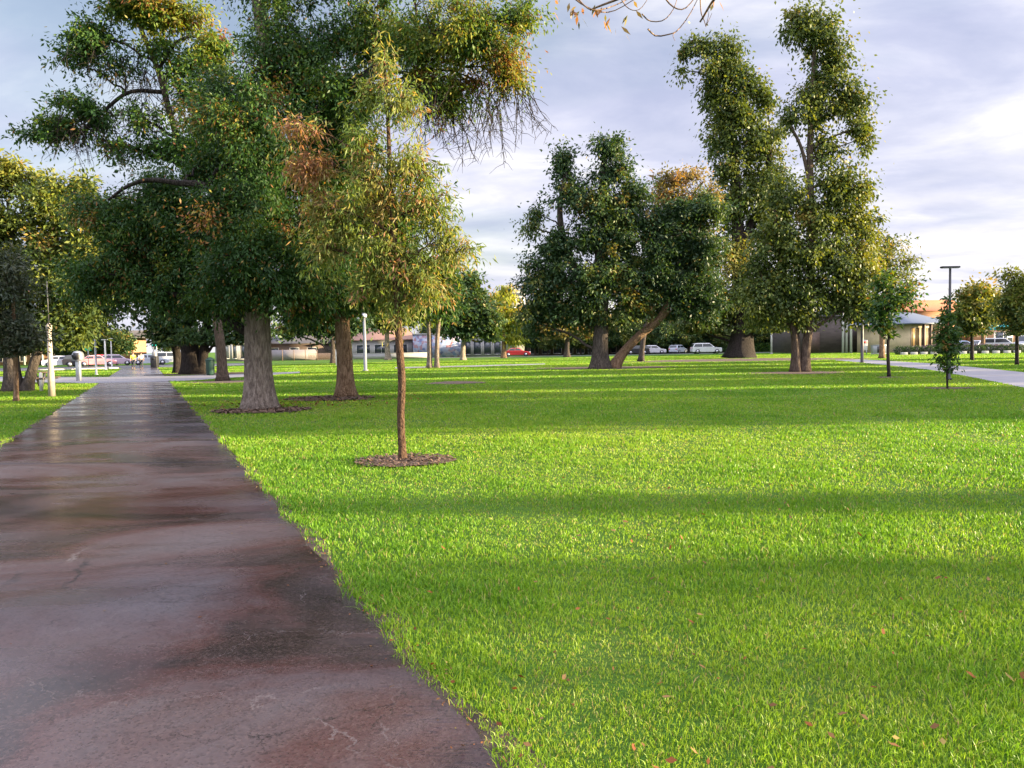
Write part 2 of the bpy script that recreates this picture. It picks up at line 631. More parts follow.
# one big lawn with slight unevenness near, to the horizon
def grid_ground():
    xs = np.concatenate([[-2500, -900, -300, -120], np.arange(-60, 80.1, 1.0), [130, 300, 900, 2500]])
    ys = np.concatenate([[-800, -100, -20], np.arange(-4, 110.1, 1.0), [140, 200, 400, 900, 3000]])
    gx, gy = np.meshgrid(xs, ys)
    V = np.stack([gx, gy, np.zeros_like(gx)], -1).reshape(-1, 3)
    nx, ny = len(xs), len(ys)
    i = np.arange(ny - 1)[:, None] * nx + np.arange(nx - 1)[None]
    q = np.stack([i, i + 1, i + nx + 1, i + nx], -1).reshape(-1, 4)
    o = mesh_np('lawn', V, q, M['lawn'])
    o['kind'] = 'structure'


grid_ground()


def along(s, off):
    p = pdir * s + pn * off
    return (p[0], p[1])


# the path's edges wander a little
rng = np.random.default_rng(5)
ss = np.concatenate([np.arange(-3, 30, .35), np.arange(30, PATH_END, 1.5)])
wr = np.cumsum(rng.normal(0, .01, len(ss)))
wr = (wr - np.linspace(wr[0], wr[-1], len(ss))) * .35 + rng.normal(0, .014, len(ss))
wl = rng.normal(0, .012, len(ss))
pathpoly = [along(s, oR + a) for s, a in zip(ss, wr)] + [along(s, oL - a) for s, a in zip(ss[::-1], wl[::-1])]
sheet('path', pathpoly, .012, M['path'])
# soil strip along the edge
sheet('path_verge', [along(s, oR + .10 + .05 * math.sin(s * 3.1) + rng.normal(0, .02)) for s in ss] + [along(s, oL - .10 - .05 * math.sin(s * 2.3)) for s in ss[::-1]], .006, M['soil'])
# cross path beyond and apron
jx = G(110, 379)
cross = [G(-40, 376.8), G(105, 377.2), G(172, 376.2), G(300, 371.8), G(300, 373.2), G(178, 381.5), G(88, 383.5), G(-40, 381)]
CROSS = np.array([p[:2] for p in cross])
sheet('cross_path', [p[:2] for p in cross], .016, M['concrete'])
sheet('concrete_path', RC_POLY, .012, M['concrete'])
farp = [G(395, 367.3), G(470, 365.6), G(545, 363.6), G(545, 364.6), G(470, 366.9), G(395, 368.6)]
FARP = np.array([p[:2] for p in farp])
sheet('far_footpath', [p[:2] for p in farp], .012, M['concrete'])
# road behind the path's end
ry = G(130, 366.5)[1]
RW = 22
c0 = np.array(along(PATH_END, 0))
sheet('road', [c0 + pn * a + pdir * b for a, b in ((-150, 0), (12, 0), (12, RW), (-150, RW))], .008, M['road'])
kerb = MB()
for a0, a1 in ((-150, oL - .3), (oR + .3, 12)):
    p = [c0 + pn * a0 - pdir * .3, c0 + pn * a1 - pdir * .3, c0 + pn * a1, c0 + pn * a0]
    kerb.hexa([(q[0], q[1], 0) for q in p], [(q[0], q[1], .14) for q in p])
kerb.build('road_kerb', M['stone'])['kind'] = 'structure'
# street behind the lawn in the middle and the car park at right
sheet('street', [(-45, 126), (52, 124), (52, 133), (-45, 135)], .010, M['road'])
sheet('car_park', [(52, 96), (140, 96), (140, 112), (52, 112)], .010, M['road'])

MULCH = []          # (x, y, rx, ry)
rng = np.random.default_rng(11)


def mulch(px, py, rpx, rdepth, label):
    c = G(px, py)
    rx = rpx * c[1] / F
    n = 40
    a = np.linspace(0, 2 * np.pi, n, endpoint=False)
    wob = 1 + .12 * np.sin(3 * a + px) + rng.normal(0, .05, n)
    o = sheet('mulch_bed', [(c[0] + rx * k_ * math.cos(t), c[1] + rdepth * k_ * math.sin(t)) for t, k_ in zip(a, wob)], .02, M['litter'], 'stuff')
    tag(o, 'brown bark mulch bed ' + label, 'mulch')
    MULCH.append((c[0], c[1], rx, rdepth))
    return c


mulch(404, 462, 47, .55, 'round the slender young tree')
mulch(262, 411, 45, .9, 'under the largest grey trunk by the path')
mulch(330, 399, 42, 1.2, 'at the foot of the brown sunlit trunk')
mulch(225, 382, 42, 1.6, 'round the slim grey leaning trunk')
mulch(205, 374, 52, 3.0, 'under the massive fig trunk by the path')
mulch(604, 368, 70, 3.6, 'under the broad dark tree and leaning tree')
mulch(745, 360, 115, 7.0, 'widest, under the towering fig')
mulch(797, 373, 52, 1.9, 'under the twin trunk tree')
mulch(889, 377.5, 13, .5, 'small, round the green sapling by the concrete path')
mulch(950, 388.5, 24, .45, 'thin, under the narrow feathery sapling')
mulch(455, 383, 30, 1.4, 'bare, on the open lawn before the twin stems')


def chips():
    r = np.random.default_rng(3)
    V, Fq = [], []
    for (cx, cy, rx, ry_) in MULCH[:1] + MULCH[1:3]:
        for i in range(900 if rx < 1 else 1100):
            a, q = r.uniform(0, 2 * np.pi), math.sqrt(r.uniform()) * 1.08
            s = r.uniform(.012, .035) * (1 if rx < 1 else 1.8)
            t = r.uniform(0, np.pi)
            d = np.array((math.cos(t), math.sin(t), r.normal(0, .25))) * s
            e = np.array((-math.sin(t), math.cos(t), r.normal(0, .25))) * s * .45
            p = np.array((cx + rx * q * math.cos(a), cy + ry_ * q * math.sin(a), .028 + r.uniform(0, .025)))
            b = len(V)
            V += [p - d - e, p + d - e, p + d + e, p - d + e]
            Fq.append((b, b + 1, b + 2, b + 3))
    o = mesh_np('mulch_chips', V, Fq, plain('mulch_chip', (.12, .075, .05), .9, .5, 30), attrs={})
    o['kind'] = 'stuff'


chips()


def path_off(x, y):
    return x * pn[0] + y * pn[1]


# ------------------------------------------------------------------ grass
def grass():
    r = np.random.default_rng(1)
    n = 1200000
    u = r.uniform(size=n)
    lo, hi = 2.15 ** .4, 112 ** .4
    d = (lo + u * (hi - lo)) ** 2.5
    x = d * r.uniform(-.72, .76, n)
    y = d
    off = path_off(x, y)
    sl = x * pdir[0] + y * pdir[1]
    edge = .10 * np.minimum(1, 6 / d) * r.uniform(-.2, 1, n) - .05 * np.maximum(0, np.sin(sl * 1.9 + 1.3 * np.sin(sl * .83))) ** 2 + .03 * np.sin(sl * 4.7)
    ok = ((off > oR + edge) | (off < oL - edge)) | (x * pdir[0] + y * pdir[1] > PATH_END)
    for pol in (RC_POLY, CROSS, FARP):
        ok &= ~in_poly(x, y, pol)
    for (cx, cy, rx, ry_) in MULCH:
        ok &= ((x - cx) / rx) ** 2 + ((y - cy) / ry_) ** 2 > r.uniform(.4, 1.3, n)
    ok &= ~((y > 95) & (x > 50))
    ok &= (x * pdir[0] + y * pdir[1]) < PATH_END - .4
    # patches with thinner turf
    big = np.sin(x * .37 + 1.7 * np.sin(y * .21 + 2)) * np.sin(y * .29 + 1.3 * np.sin(x * .23))
    fin = np.sin(x * 7.3 + 2.1 * np.sin(y * 5.1)) * np.sin(y * 8.7 + 1.9 * np.sin(x * 6.1 + 1))
    pat = np.sin(x * 1.3 + 2 * np.sin(y * .7)) * np.sin(y * 1.1 + 1.5 * np.sin(x * .9)) + .5 * np.sin(x * 4.1 + y * 2.3) * np.sin(y * 3.7 - x)
    ok &= r.uniform(size=n) < np.clip(.84 + .28 * pat + .2 * fin + .1 * big, .12, 1)
    x, y, d, pat, big, fin = x[ok], y[ok], d[ok], pat[ok], big[ok], fin[ok]
    n = len(x)
    h = r.uniform(.015, .036, n) * (1 + .25 * np.minimum(1, d / 15)) * (1 + .38 * np.clip(pat, -1, 1.3) + .18 * fin) * (1 + .25 * np.minimum(1, d / 40))
    tall = r.uniform(size=n) < .02
    h = np.where(tall, h * 1.5, h)
    # longer fringe along the path edge
    near = np.exp(-np.abs(path_off(x, y) - oR) / .18)
    h = h * (1 + .7 * near)
    wd = .0017 * (np.maximum(d, 2.5) / 2.5) ** .82 * r.uniform(.7, 1.4, n)
    az = r.uniform(0, 2 * np.pi, n)
    la = r.uniform(0, 2 * np.pi, n)
    lean = np.abs(r.normal(.5, .4, n)) * h
    sx, sy = np.cos(az) * wd, np.sin(az) * wd
    lx, ly = np.cos(la) * lean, np.sin(la) * lean
    V = np.empty((n, 5, 3), dtype=np.float32)
    V[:, 0] = np.stack([x - sx, y - sy, np.zeros(n)], -1)
    V[:, 1] = np.stack([x + sx, y + sy, np.zeros(n)], -1)
    V[:, 2] = np.stack([x + sx * .8 + lx * .35, y + sy * .8 + ly * .35, h * .58], -1)
    V[:, 3] = np.stack([x - sx * .8 + lx * .35, y - sy * .8 + ly * .35, h * .58], -1)
    V[:, 4] = np.stack([x + lx, y + ly, h * (1 - .15 * np.minimum(1, lean / h))], -1)
    b = np.arange(n)[:, None] * 5
    q = b + np.array([[0, 1, 2, 3]])
    t = b + np.array([[3, 2, 4]])
    tint = np.clip(.46 - .13 * pat + .14 * big - .08 * fin + r.normal(0, .11, n), 0, .9)
    dead = r.uniform(size=n) < .05 + .06 * np.clip(-pat, 0, 1)
    tint = np.where(dead, r.uniform(.9, 1, n), tint)
    g = leafmat('grass_blade', [(0, (.065, .18, .014)), (.35, (.13, .27, .018)), (.6, (.21, .335, .026)), (.85, (.30, .38, .05)), (.93, (.34, .30, .12)), (1, (.30, .22, .11))], .42, (1.15, 1.15, .5), .45)
    o = mesh_np('grass', V.reshape(-1, 3), [q, t], g, attrs={'tint': np.repeat(tint, 5)})
    tag(o, 'short green lawn grass covering the park', 'grass', kind='stuff')


grass()


def fallen():
    r = np.random.default_rng(8)
    V, Fq, T = [], [], []

    def leaf(x, y, z, s, tilt=.5):
        t = r.uniform(0, 2 * np.pi)
        d = np.array((math.cos(t), math.sin(t), r.normal(0, tilt * .5))) * s
        e = np.array((-math.sin(t), math.cos(t), r.normal(0, tilt))) * s * r.uniform(.3, .6)
        p = np.array((x, y, z))
        b = len(V)
        V.extend([p - d, p - d * .1 - e + (0, 0, s * .15), p + d * .45 - e * .7, p + d + (0, 0, s * .25), p + d * .45 + e * .7, p - d * .1 + e + (0, 0, s * .15)])
        Fq.append((b, b + 1, b + 4, b + 5))
        Fq.append((b + 1, b + 2, b + 3, b + 4))
        T.extend([r.uniform(0, 1)] * 6)
    for i in range(260):                     # on the lawn
        d = 2.6 + 12 * r.uniform() ** 1.6
        x = d * r.uniform(-.2, .72)
        if path_off(x, d) < oR + .05: continue
        leaf(x, d, .042 + r.uniform(0, .02), r.uniform(.008, .025), .6)
    for i in range(330):                     # gathered along the path's edge
        s = 2 + 14 * r.uniform() ** 1.6
        p = along(s, oR + r.normal(.02, .08))
        leaf(p[0], p[1], .025 + r.uniform(0, .02), r.uniform(.005, .016), .5)
    for i in range(70):                     # strewn on the path
        s = 2 + 18 * r.uniform()
        p = along(s, oR - abs(r.normal(0, 1.3)))
        leaf(p[0], p[1], .016, r.uniform(.004, .013), .15)
    for i in range(500):                     # round the big trunk
        c = G(300, 404)
        leaf(c[0] + r.normal(0, 2.2), c[1] + r.normal(0, 1.4), .05, r.uniform(.02, .05), .6)
    m = leafmat('fallen_leaf', [(0, (.10, .030, .010)), (.35, (.19, .068, .018)), (.6, (.13, .065, .025)), (.85, (.22, .13, .05)), (1, (.25, .19, .05))], .15, (1, .9, .6), .8)
    o = mesh_np('fallen_leaves', V, Fq, m, attrs={'tint': T})
    tag(o, 'brown fallen leaves scattered over lawn and path edge', 'leaves', kind='stuff')


fallen()


# ------------------------------------------------------------------ trees
def bez(a, b, c, d, n):
    t = np.linspace(0, 1, n)[:, None]
    return (1 - t) ** 3 * a + 3 * (1 - t) ** 2 * t * b + 3 * (1 - t) * t * t * c + t ** 3 * d


def resample(pts, m):
    pts = np.asarray(pts, float)
    if len(pts) < 3: 
        t = np.linspace(0, 1, m)[:, None]
        return pts[0] * (1 - t) + pts[-1] * t
    # Catmull-Rom through the points (columns beyond 3 are carried along)
    q = np.concatenate([[2 * pts[0] - pts[1]], pts, [2 * pts[-1] - pts[-2]]])
    out = []
    nseg = len(pts) - 1
    for s in np.linspace(0, nseg - 1e-6, m):
        i = int(s)
        t = s - i
        p0, p1, p2, p3 = q[i], q[i + 1], q[i + 2], q[i + 3]
        out.append(.5 * (2 * p1 + (p2 - p0) * t + (2 * p0 - 5 * p1 + 4 * p2 - p3) * t * t + (3 * p1 - p0 - 3 * p2 + p3) * t ** 3))
    return np.array(out)


def tree(name, label, loc, trunks, lobes, barkm, leafm, L, aspect=.38, tau=3.0, clump=.9, seed=0, droop=.3, tint=(.35, .13), brown=.05,
         group=None, cat='tree', hang=(), flare=.55, zmin=.0, limbs=True, branchm=None, zel=.72, gap=.12, branch_r=1.0, shell=2.4):
    """trunks: list of [(x,y,z,r)...] ; lobes: (x,y,z,rx,ry,rz,opts) in metres, all relative to loc; L: leaf length"""
    r = np.random.default_rng(seed)
    root = empty(name, loc, label, cat, group)
    tl = []
    for tr in trunks:
        q = resample(np.asarray(tr, float), max(10, 5 * len(tr)))
        hh = np.maximum(q[:, 2] - q[0, 2], 0)
        fl = (flare if q[0, 2] < .3 else 0) * np.exp(-hh / (1.1 * q[0, 3] + .02))
        rad = np.maximum(q[:, 3] * (1 + fl), .004)
        mb = MB()
        a, b = r.uniform(0, 6, 2)
        mb.tube(q[:, :3], rad, 18, wob=lambda i, t, a=a, b=b, q=q: 1 + .05 * np.sin(3 * t + a + i * .15) + .035 * np.sin(5 * t + b - i * .2) + (.10 if q[0, 2] < .3 else 0) * np.exp(-i / 2.) * np.sin(6 * t + a))
        mb.build('trunk', barkm if q[0, 2] < .3 else (branchm or barkm), root, True)
        tl.append(q)
    allp = np.concatenate(tl)
    bm = MB()
    for q in tl: bm.tube(q[len(q) // 5:, :3], np.maximum(q[len(q) // 5:, 3] * .4, .002), 5, False)
    LV, LT = [], []
    la = L * L * aspect * .5 * .55
    for lo in lobes:
        cx, cy, cz, rx, ry, rz = lo[:6]
        o = lo[6] if len(lo) > 6 else {}
        c = np.array((cx, cy, cz))
        # limb from the trunk to the lobe
        hd = np.hypot(allp[:, 0] - cx, allp[:, 1] - cy)
        want = cz - .35 * hd - .25 * rz
        cost = np.abs(allp[:, 2] - want) + hd * .8 + (allp[:, 2] > cz) * 5
        k_ = int(np.argmin(cost))
        S = allp[k_, :3]
        dist = np.linalg.norm(c - S) + .01
        E = c + (c - S) / dist * .35 * rx
        lp = bez(S, S + np.array((.25 * (cx - S[0]), .25 * (cy - S[1]), .15 * (cz - S[2]) + .1 * dist)), S + (c - S) * .7 + np.array((0, 0, .12 * dist)), E, 9)
        lp[1:-1] += r.normal(0, .02 * dist, (7, 3))
        r0 = min(allp[k_, 3] * .65, .022 * dist + .02 * rx + .01) * branch_r
        if limbs: bm.tube(lp, np.linspace(r0, r0 * .22, 9), 7)
        # clumps
        area = np.pi * rx * rz
        tt = o.get('tau', 1) * tau * 2.1
        cr0 = clump * o.get('clump', 1)
        ncl = max(3, int(area / (cr0 * cr0) * 1.35 * o.get('n', 1)))
        nle = int(tt * area / la)
        per = max(4, nle // ncl)
        g = r.normal(size=(ncl, 3))
        g /= np.linalg.norm(g, axis=1)[:, None]
        sk = np.array((rx, ry, rz))
        sk = np.maximum(sk * .4, sk - .42 * cr0)
        cc = c + g * (r.uniform(size=(ncl, 1)) ** (1 / shell)) * sk
        lt = o.get('t', tint[0])
        for p in cc:
            if r.uniform() < gap: continue
            cr = cr0 * r.choice([.5, .7, .9, 1.1, 1.45])
            if limbs:
                j = int(np.argmin(np.linalg.norm(lp[2:] - p, axis=1))) + 2
                j = max(2, j - 1)
                A = lp[j]
                md = (A + p) / 2 + r.normal(0, .12, 3) * np.linalg.norm(p - A) + np.array((0, 0, .08 * np.linalg.norm(p - A)))
                bm.tube([A, md, p], [r0 * .26 + .003, r0 * .16 + .002, .004 + r0 * .05], 4, False)
            m = int(per * r.uniform(.6, 1.4) * (cr / cr0))
            dv = r.normal(size=(m, 3))
            dv /= np.linalg.norm(dv, axis=1)[:, None]
            og = (p - c) / (np.linalg.norm(p - c) + 1e-6)
            off = dv * (r.uniform(size=(m, 1)) ** .7) * cr * np.array((1, 1, zel))
            pos = p + off + og * (off @ og)[:, None] * .7
            stray = r.uniform(size=m) < .18
            pos = np.where(stray[:, None], p + (pos - p) * 1.7, pos)
            pos[:, 2] -= droop * .35 * cr * r.uniform(size=m) ** 2
            ct = np.clip(r.normal(lt, tint[1]), 0, 1)
            if r.uniform() < brown * .6: ct = r.uniform(.82, 1)
            ti = np.clip(ct + r.normal(0, .07, m), 0, 1)
            ti = np.where(r.uniform(size=m) < brown * .5, r.uniform(.8, 1, m), ti)
            dr = dv * .7 + r.normal(0, .55, (m, 3))
            dr[:, 2] -= droop
            dr /= np.linalg.norm(dr, axis=1)[:, None]
            up = r.normal(0, .55, (m, 3)) + dv * .6
            up[:, 2] += .22
            sd_ = np.cross(dr, up)
            sd_ /= np.linalg.norm(sd_, axis=1)[:, None] + 1e-6
            ll = (L * r.uniform(.65, 1.3, m))[:, None]
            s = sd_ * ll * aspect * .5
            LV.append(np.stack([pos, pos + dr * ll * .45 - s, pos + dr * ll, pos + dr * ll * .45 + s], 1))
            LT.append(ti)
    for (hx, hy, hz, wx, wy, n, ln) in hang:         # bare twigs hanging below the foliage
        for i in range(n):
            p = np.array((hx + r.uniform(-wx, wx), hy + r.uniform(-wy, wy), hz + r.uniform(-.2, .3) * ln))
            l_ = ln * r.uniform(.35, 1.0)
            sw = r.normal(0, .27, 2) * l_
            q = [p, p + (sw[0] * .6, sw[1] * .6, -.3 * l_), p + (sw[0], sw[1], -.7 * l_), p + (sw[0] * 1.6, sw[1], -l_)]
            th = .0075 * max(1, L / .14)
            bm.tube(q, [th * 1.6, th * 1.3, th, th * .6], 4, False)
            for s in range(5):
                f_ = r.uniform(.1, .9)
                a = (q[1] * (1 - f_) + q[2] * f_) if s < 3 else (q[2] * (1 - f_) + q[3] * f_)
                e = a + np.array((r.normal(0, .16), r.normal(0, .14), -r.uniform(.02, .28))) * l_
                bm.tube([a, (a + e) / 2 + (0, 0, .03 * l_), e], [th, th * .8, th * .5], 3, False)
    if bm.n: bm.build('branches', branchm or barkm, root, True)
    V = np.concatenate(LV)
    T = np.concatenate(LT)
    keep = V[:, :, 2].min(1) > zmin
    V, T = V[keep], T[keep]
    n = len(V)
    mesh_np('crown', V.reshape(-1, 3), (np.arange(n)[:, None] * 4 + np.array([[0, 1, 2, 3]])), leafm, root, {'tint': np.repeat(T, 4)})
    return root


NLEAF = 0


def ptree(name, label, base, trunks, lobes, barkm, leafm, lp=5.0, clump=16, dk=.85, depth=None, zmin=None, hang=(), grow=1.0, **kw):
    """tree read off the photograph: pixel outlines turned into metres at the tree's own distance"""
    b = G(*base) if depth is None else np.array((X(base[0], depth), depth, 0.))
    d = b[1]
    s = d / F
    tr = []
    for t in trunks:
        q = []
        for i, e in enumerate(t):
            dz = e[3] if len(e) > 3 else 0
            p = P(e[0], e[1], d + dz) - b
            if i == 0 and e[1] > base[1] - 8: p[2] = -.05
            q.append((*p, e[2] * s))
        tr.append(q)
    lb = []
    for l in lobes:
        o = l[4] if len(l) > 4 else {}
        p = P(l[0], l[1], d + o.get('dz', 0)) - b
        rx, rz = l[2] * s, l[3] * s
        rx, rz = rx * grow, rz * (1 + (grow - 1) * .5)
        lb.append((*p, rx, o.get('ry', dk) * (rx * rz) ** .5, rz, o))
    hg = []
    for (hx, hy, wx, n, ln, *dz) in hang:
        p = P(hx, hy, d + (dz[0] if dz else 0)) - b
        hg.append((*p, wx * s, wx * s * .7, n, ln * s))
    zm = .5 if zmin is None else zmin
    return tree(name, label, tuple(b), tr, lb, barkm, leafm, lp * s, clump=clump * s, hang=hg, zmin=zm, **kw)


# the staked-looking young tree on the open lawn
ptree('young_tree', 'slender young tree with golden drooping leaves standing alone in a mulch ring', (403, 461),
      [[(403, 461, 4.0), (401, 420, 3.8), (402, 380, 3.9), (399, 340, 3.7), (397, 300, 3.2), (394, 240, 3.0), (390, 170, 2.3), (387, 100, 1.5), (384, 50, .8)]],
      [(384, 58, 16, 30), (372, 95, 26, 26, {'t': .42}), (402, 105, 28, 32), (360, 140, 36, 32, {'t': .42}), (415, 165, 40, 40, {'t': .42}), (300, 128, 34, 14, {'t': .82, 'dz': -.2}), (312, 165, 34, 26, {'t': .84}),
       (375, 190, 45, 40, {'t': .58}), (425, 205, 40, 32, {'t': .38}), (446, 240, 28, 30, {'t': .42}), (470, 250, 18, 14, {'t': .4, 'tau': .6}), (345, 225, 45, 36, {'t': .42}), (395, 255, 52, 36, {'t': .42}), (420, 285, 40, 28, {'t': .45}), (365, 280, 40, 26, {'t': .42}),
       (318, 205, 30, 30, {'t': .7, 'tau': .7}), (395, 305, 38, 22, {'t': .4, 'tau': .7}), (330, 250, 30, 26, {'t': .6, 'tau': .7})],
      M['bark_sapling'], M['leaf_gold'], lp=7.0, aspect=.2, tau=.82, clump=10.5, seed=4, zel=1.1, grow=.84, droop=.9, tint=(.45, .16), brown=.06, flare=.35, branch_r=.7, shell=1.7, gap=.08)

# big near trunk, dark spreading crown
ptree('large_ash_tree', 'largest grey trunk beside the path under a wide dark green crown', (260, 409),
      [[(260, 409, 14), (258, 370, 12.8), (257, 320, 12.3), (254, 270, 11.5), (254, 200, 10), (266, 120, 8), (268, 60, 7), (258, 5, 6), (250, -80, 5)], [(256, 250, 6), (232, 205, 4.2, -.5), (205, 186, 3.2, -1), (178, 183, 2.7, -1), (150, 180, 2.2, -1), (128, 186, 1.7, -1), (108, 200, 1, -1)],
       [(258, 190, 5), (310, 120, 3.6, -.4), (370, 70, 3, -.6), (440, 30, 2.4, -1.2)]],
      [(300, 60, 62, 62), (235, 115, 50, 55), (335, 125, 55, 60, {'t': .3}), (370, 30, 55, 42, {'t': .45}), (268, 190, 68, 55, {'t': .3}), (190, 232, 62, 42, {'t': .3}), (240, 268, 58, 36, {'t': .3}), (318, 240, 45, 55, {'t': .3}),
       (130, 248, 46, 38, {'t': .33}), (98, 275, 42, 34, {'t': .36}), (160, 190, 45, 26, {'t': .3, 'tau': .7}), (280, -60, 110, 60), (400, -50, 90, 50), (165, 285, 55, 32, {'t': .36}), (110, 215, 40, 28, {'t': .45}),
       (425, 40, 46, 46, {'t': .6, 'dz': -1.2}), (478, 35, 46, 44, {'t': .64, 'dz': -1.4}), (468, 82, 24, 12, {'t': .9, 'dz': -1.2}), (500, 60, 16, 14, {'t': .9, 'dz': -1.8}), (420, 75, 18, 12, {'t': .88, 'dz': -1.2}), (512, 75, 18, 26, {'t': .66, 'dz': -1.4, 'tau': .8}), (450, 92, 42, 22, {'t': .6, 'dz': -1.2, 'tau': .8}), (520, 15, 18, 28, {'t': .6, 'dz': -1.4}),  # right lobe: sunlight worked into the yellower leaf tint; reddest clusters are brown leaves
       (305, 298, 40, 24, {'t': .35}), (215, 303, 40, 16, {'t': .4}), (252, 262, 46, 38, {'t': .3, 'dz': -1.8}), (285, 285, 34, 24, {'t': .36, 'dz': -1.2}), (228, 292, 36, 20, {'t': .36, 'dz': -1.2}), (240, 210, 48, 40, {'t': .3, 'dz': -1.8}), (150, 225, 44, 30, {'t': .34}), (265, 130, 50, 50, {'t': .32, 'dz': -2}), (98, 212, 34, 24, {'t': .36}), (150, 205, 40, 22, {'t': .34, 'tau': .8}), (205, 165, 34, 26, {'t': .34}), (325, 175, 40, 40, {'t': .3}), (345, 85, 36, 26, {'t': .4, 'dz': -1.6})],
      M['bark_grey'], M['leaf_ash'], branchm=M['bark_black'], lp=4.1, aspect=.36, tau=1.6, clump=13, zel=1.0, seed=7, droop=.7, tint=(.36, .12), brown=.07, shell=1.9,
      hang=[(462, 102, 36, 64, 52, -1.2), (508, 88, 18, 36, 54, -1.4), (438, 86, 20, 36, 48, -1.2)])

ptree('brown_trunk_tree', 'mid sized tree with sunlit brown trunk just behind the young tree', (346, 397),
      [[(346, 397, 8.5), (345, 360, 7.6), (343, 330, 7.4), (342, 290, 6.5), (350, 240, 5), (360, 190, 4)], [(344, 325, 5), (320, 290, 4), (300, 250, 3)]],
      [(345, 290, 52, 34), (312, 250, 40, 48, {'t': .35}), (375, 260, 48, 45, {'t': .4}), (345, 200, 55, 40, {'t': .4}), (420, 285, 32, 28, {'t': .45}), (312, 305, 36, 20, {'t': .4}), (400, 220, 45, 40, {'t': .4}), (330, 160, 45, 40), (445, 265, 22, 26, {'t': .5})],
      M['bark_brown'], M['leaf_ash'], lp=5.2, aspect=.36, tau=2.4, clump=15, seed=9, droop=.6, tint=(.36, .12), brown=.12)

ptree('tall_ash_tree', 'tall tree with leaning slim grey trunk and high airy crown left of the big trunk', (222, 381),
      [[(223, 381, 5.2), (221, 350, 4.6), (217, 320, 4.4), (212, 260, 4.0), (196, 200, 3.6), (172, 120, 3.0), (158, 70, 2.5), (140, 25, 2), (132, -20, 1.5)], [(218, 325, 3), (208, 300, 2.4), (195, 270, 1.8)],
       [(163, 92, 2.2), (130, 92, 1.8), (105, 110, 1.6), (80, 135, 1)], [(158, 70, 1.8), (180, 40, 1.4), (215, 36, 1)]],
      [(170, 12, 46, 24, {'t': .74}), (130, 8, 40, 26, {'t': .6}), (95, 38, 30, 22, {'t': .42}), (212, 48, 26, 30, {'t': .55}), (58, 128, 32, 20, {'t': .42}), (92, 112, 34, 20, {'t': .42}), (140, 120, 34, 24, {'t': .4, 'tau': .30}),
       (195, 95, 44, 40, {'t': .4, 'tau': .38}), (205, 150, 44, 36, {'t': .36, 'tau': .8}), (150, 150, 44, 22, {'t': .38, 'tau': .45}), (75, 62, 26, 20, {'tau': .3}), (122, 66, 28, 20, {'tau': .28}), (180, 68, 28, 22, {'tau': .3}), (112, 148, 26, 18, {'tau': .4}), (60, 98, 20, 14, {'tau': .35}), (160, 45, 26, 16, {'tau': .4, 't': .55}), (38, 135, 16, 14, {'tau': .5}), (120, -35, 70, 30), (210, 210, 50, 40, {'tau': .8})],
      M['bark_twin'], M['leaf_ash'], branchm=M['bark_black'], lp=4.6, aspect=.4, tau=1.9, clump=11, seed=12, droop=.5, tint=(.36, .1), brown=.06, shell=1.7,
      hang=[(86, 122, 26, 60, 44), (112, 52, 32, 40, 40), (150, 75, 26, 34, 40), (130, 105, 28, 34, 36)])

ptree('fig_tree', 'massive dark buttressed fig trunk beside the far end of the path', (192, 374),
      [[(193, 374, 9), (190, 350, 8), (184, 330, 7.5), (173, 305, 5.5), (160, 285, 5), (140, 265, 3)], [(200, 374, 5), (204, 350, 4.5), (207, 320, 4), (215, 290, 3)], [(178, 372, 4.5, 3), (177, 355, 4, 3), (174, 340, 4, 2)]],
      [(200, 295, 52, 36), (140, 285, 40, 30), (165, 318, 36, 16, {'t': .45}), (238, 315, 36, 24), (100, 305, 30, 24, {'t': .5, 'tau': .6}), (252, 335, 26, 10, {'t': .5}), (175, 250, 60, 40), (225, 338, 24, 11), (195, 335, 26, 11, {'dz': -2}), (165, 338, 14, 8)],
      M['bark_black'], M['leaf_dark'], lp=4.6, aspect=.5, tau=2.2, clump=11, seed=15, tint=(.42, .13), brown=.07, zmin=2.0)

ptree('golden_crowned_tree', 'broad tree with split dark trunk and sunlit golden crown at left edge', (20, 391),
      [[(14, 391, 8), (12, 365, 7), (8, 330, 6), (5, 280, 5), (10, 220, 4)], [(26, 391, 5), (32, 370, 4.5), (40, 345, 4), (52, 310, 3), (60, 260, 2.5)]],
      [(8, 172, 34, 30, {'t': .6}), (48, 205, 38, 30, {'t': .6}), (78, 185, 20, 16, {'t': .6}), (-5, 230, 46, 42, {'t': .5}), (52, 250, 38, 36, {'t': .45}), (20, 295, 52, 40), (70, 290, 36, 34), (-65, 225, 50, 60), (78, 322, 30, 18), (95, 250, 22, 30, {'t': .5}), (-60, 310, 45, 40), (55, 335, 22, 14)],  # upper lobes yellower: low sunlight put into the leaf tint
      M['bark_dark'], M['leaf_olive'], lp=5.0, aspect=.42, tau=2.4, clump=13, seed=17, tint=(.4, .12), brown=.05, zmin=1.7)

ptree('grey_leaf_tree', 'small young tree with thin stem and dull grey green crown nearest the left edge', (16, 401),
      [[(16, 401, 2.6), (16, 380, 2.2), (15, 350, 2), (13, 300, 1.5), (10, 260, .8)]],
      [(10, 290, 24, 36), (-12, 320, 28, 32), (22, 330, 16, 24), (0, 270, 22, 24), (8, 345, 26, 14)],
      M['bark_brown'], M['leaf_grey'], lp=5.0, aspect=.3, tau=2.2, clump=12, seed=19, zmin=1.5, tint=(.45, .15), flare=.3)

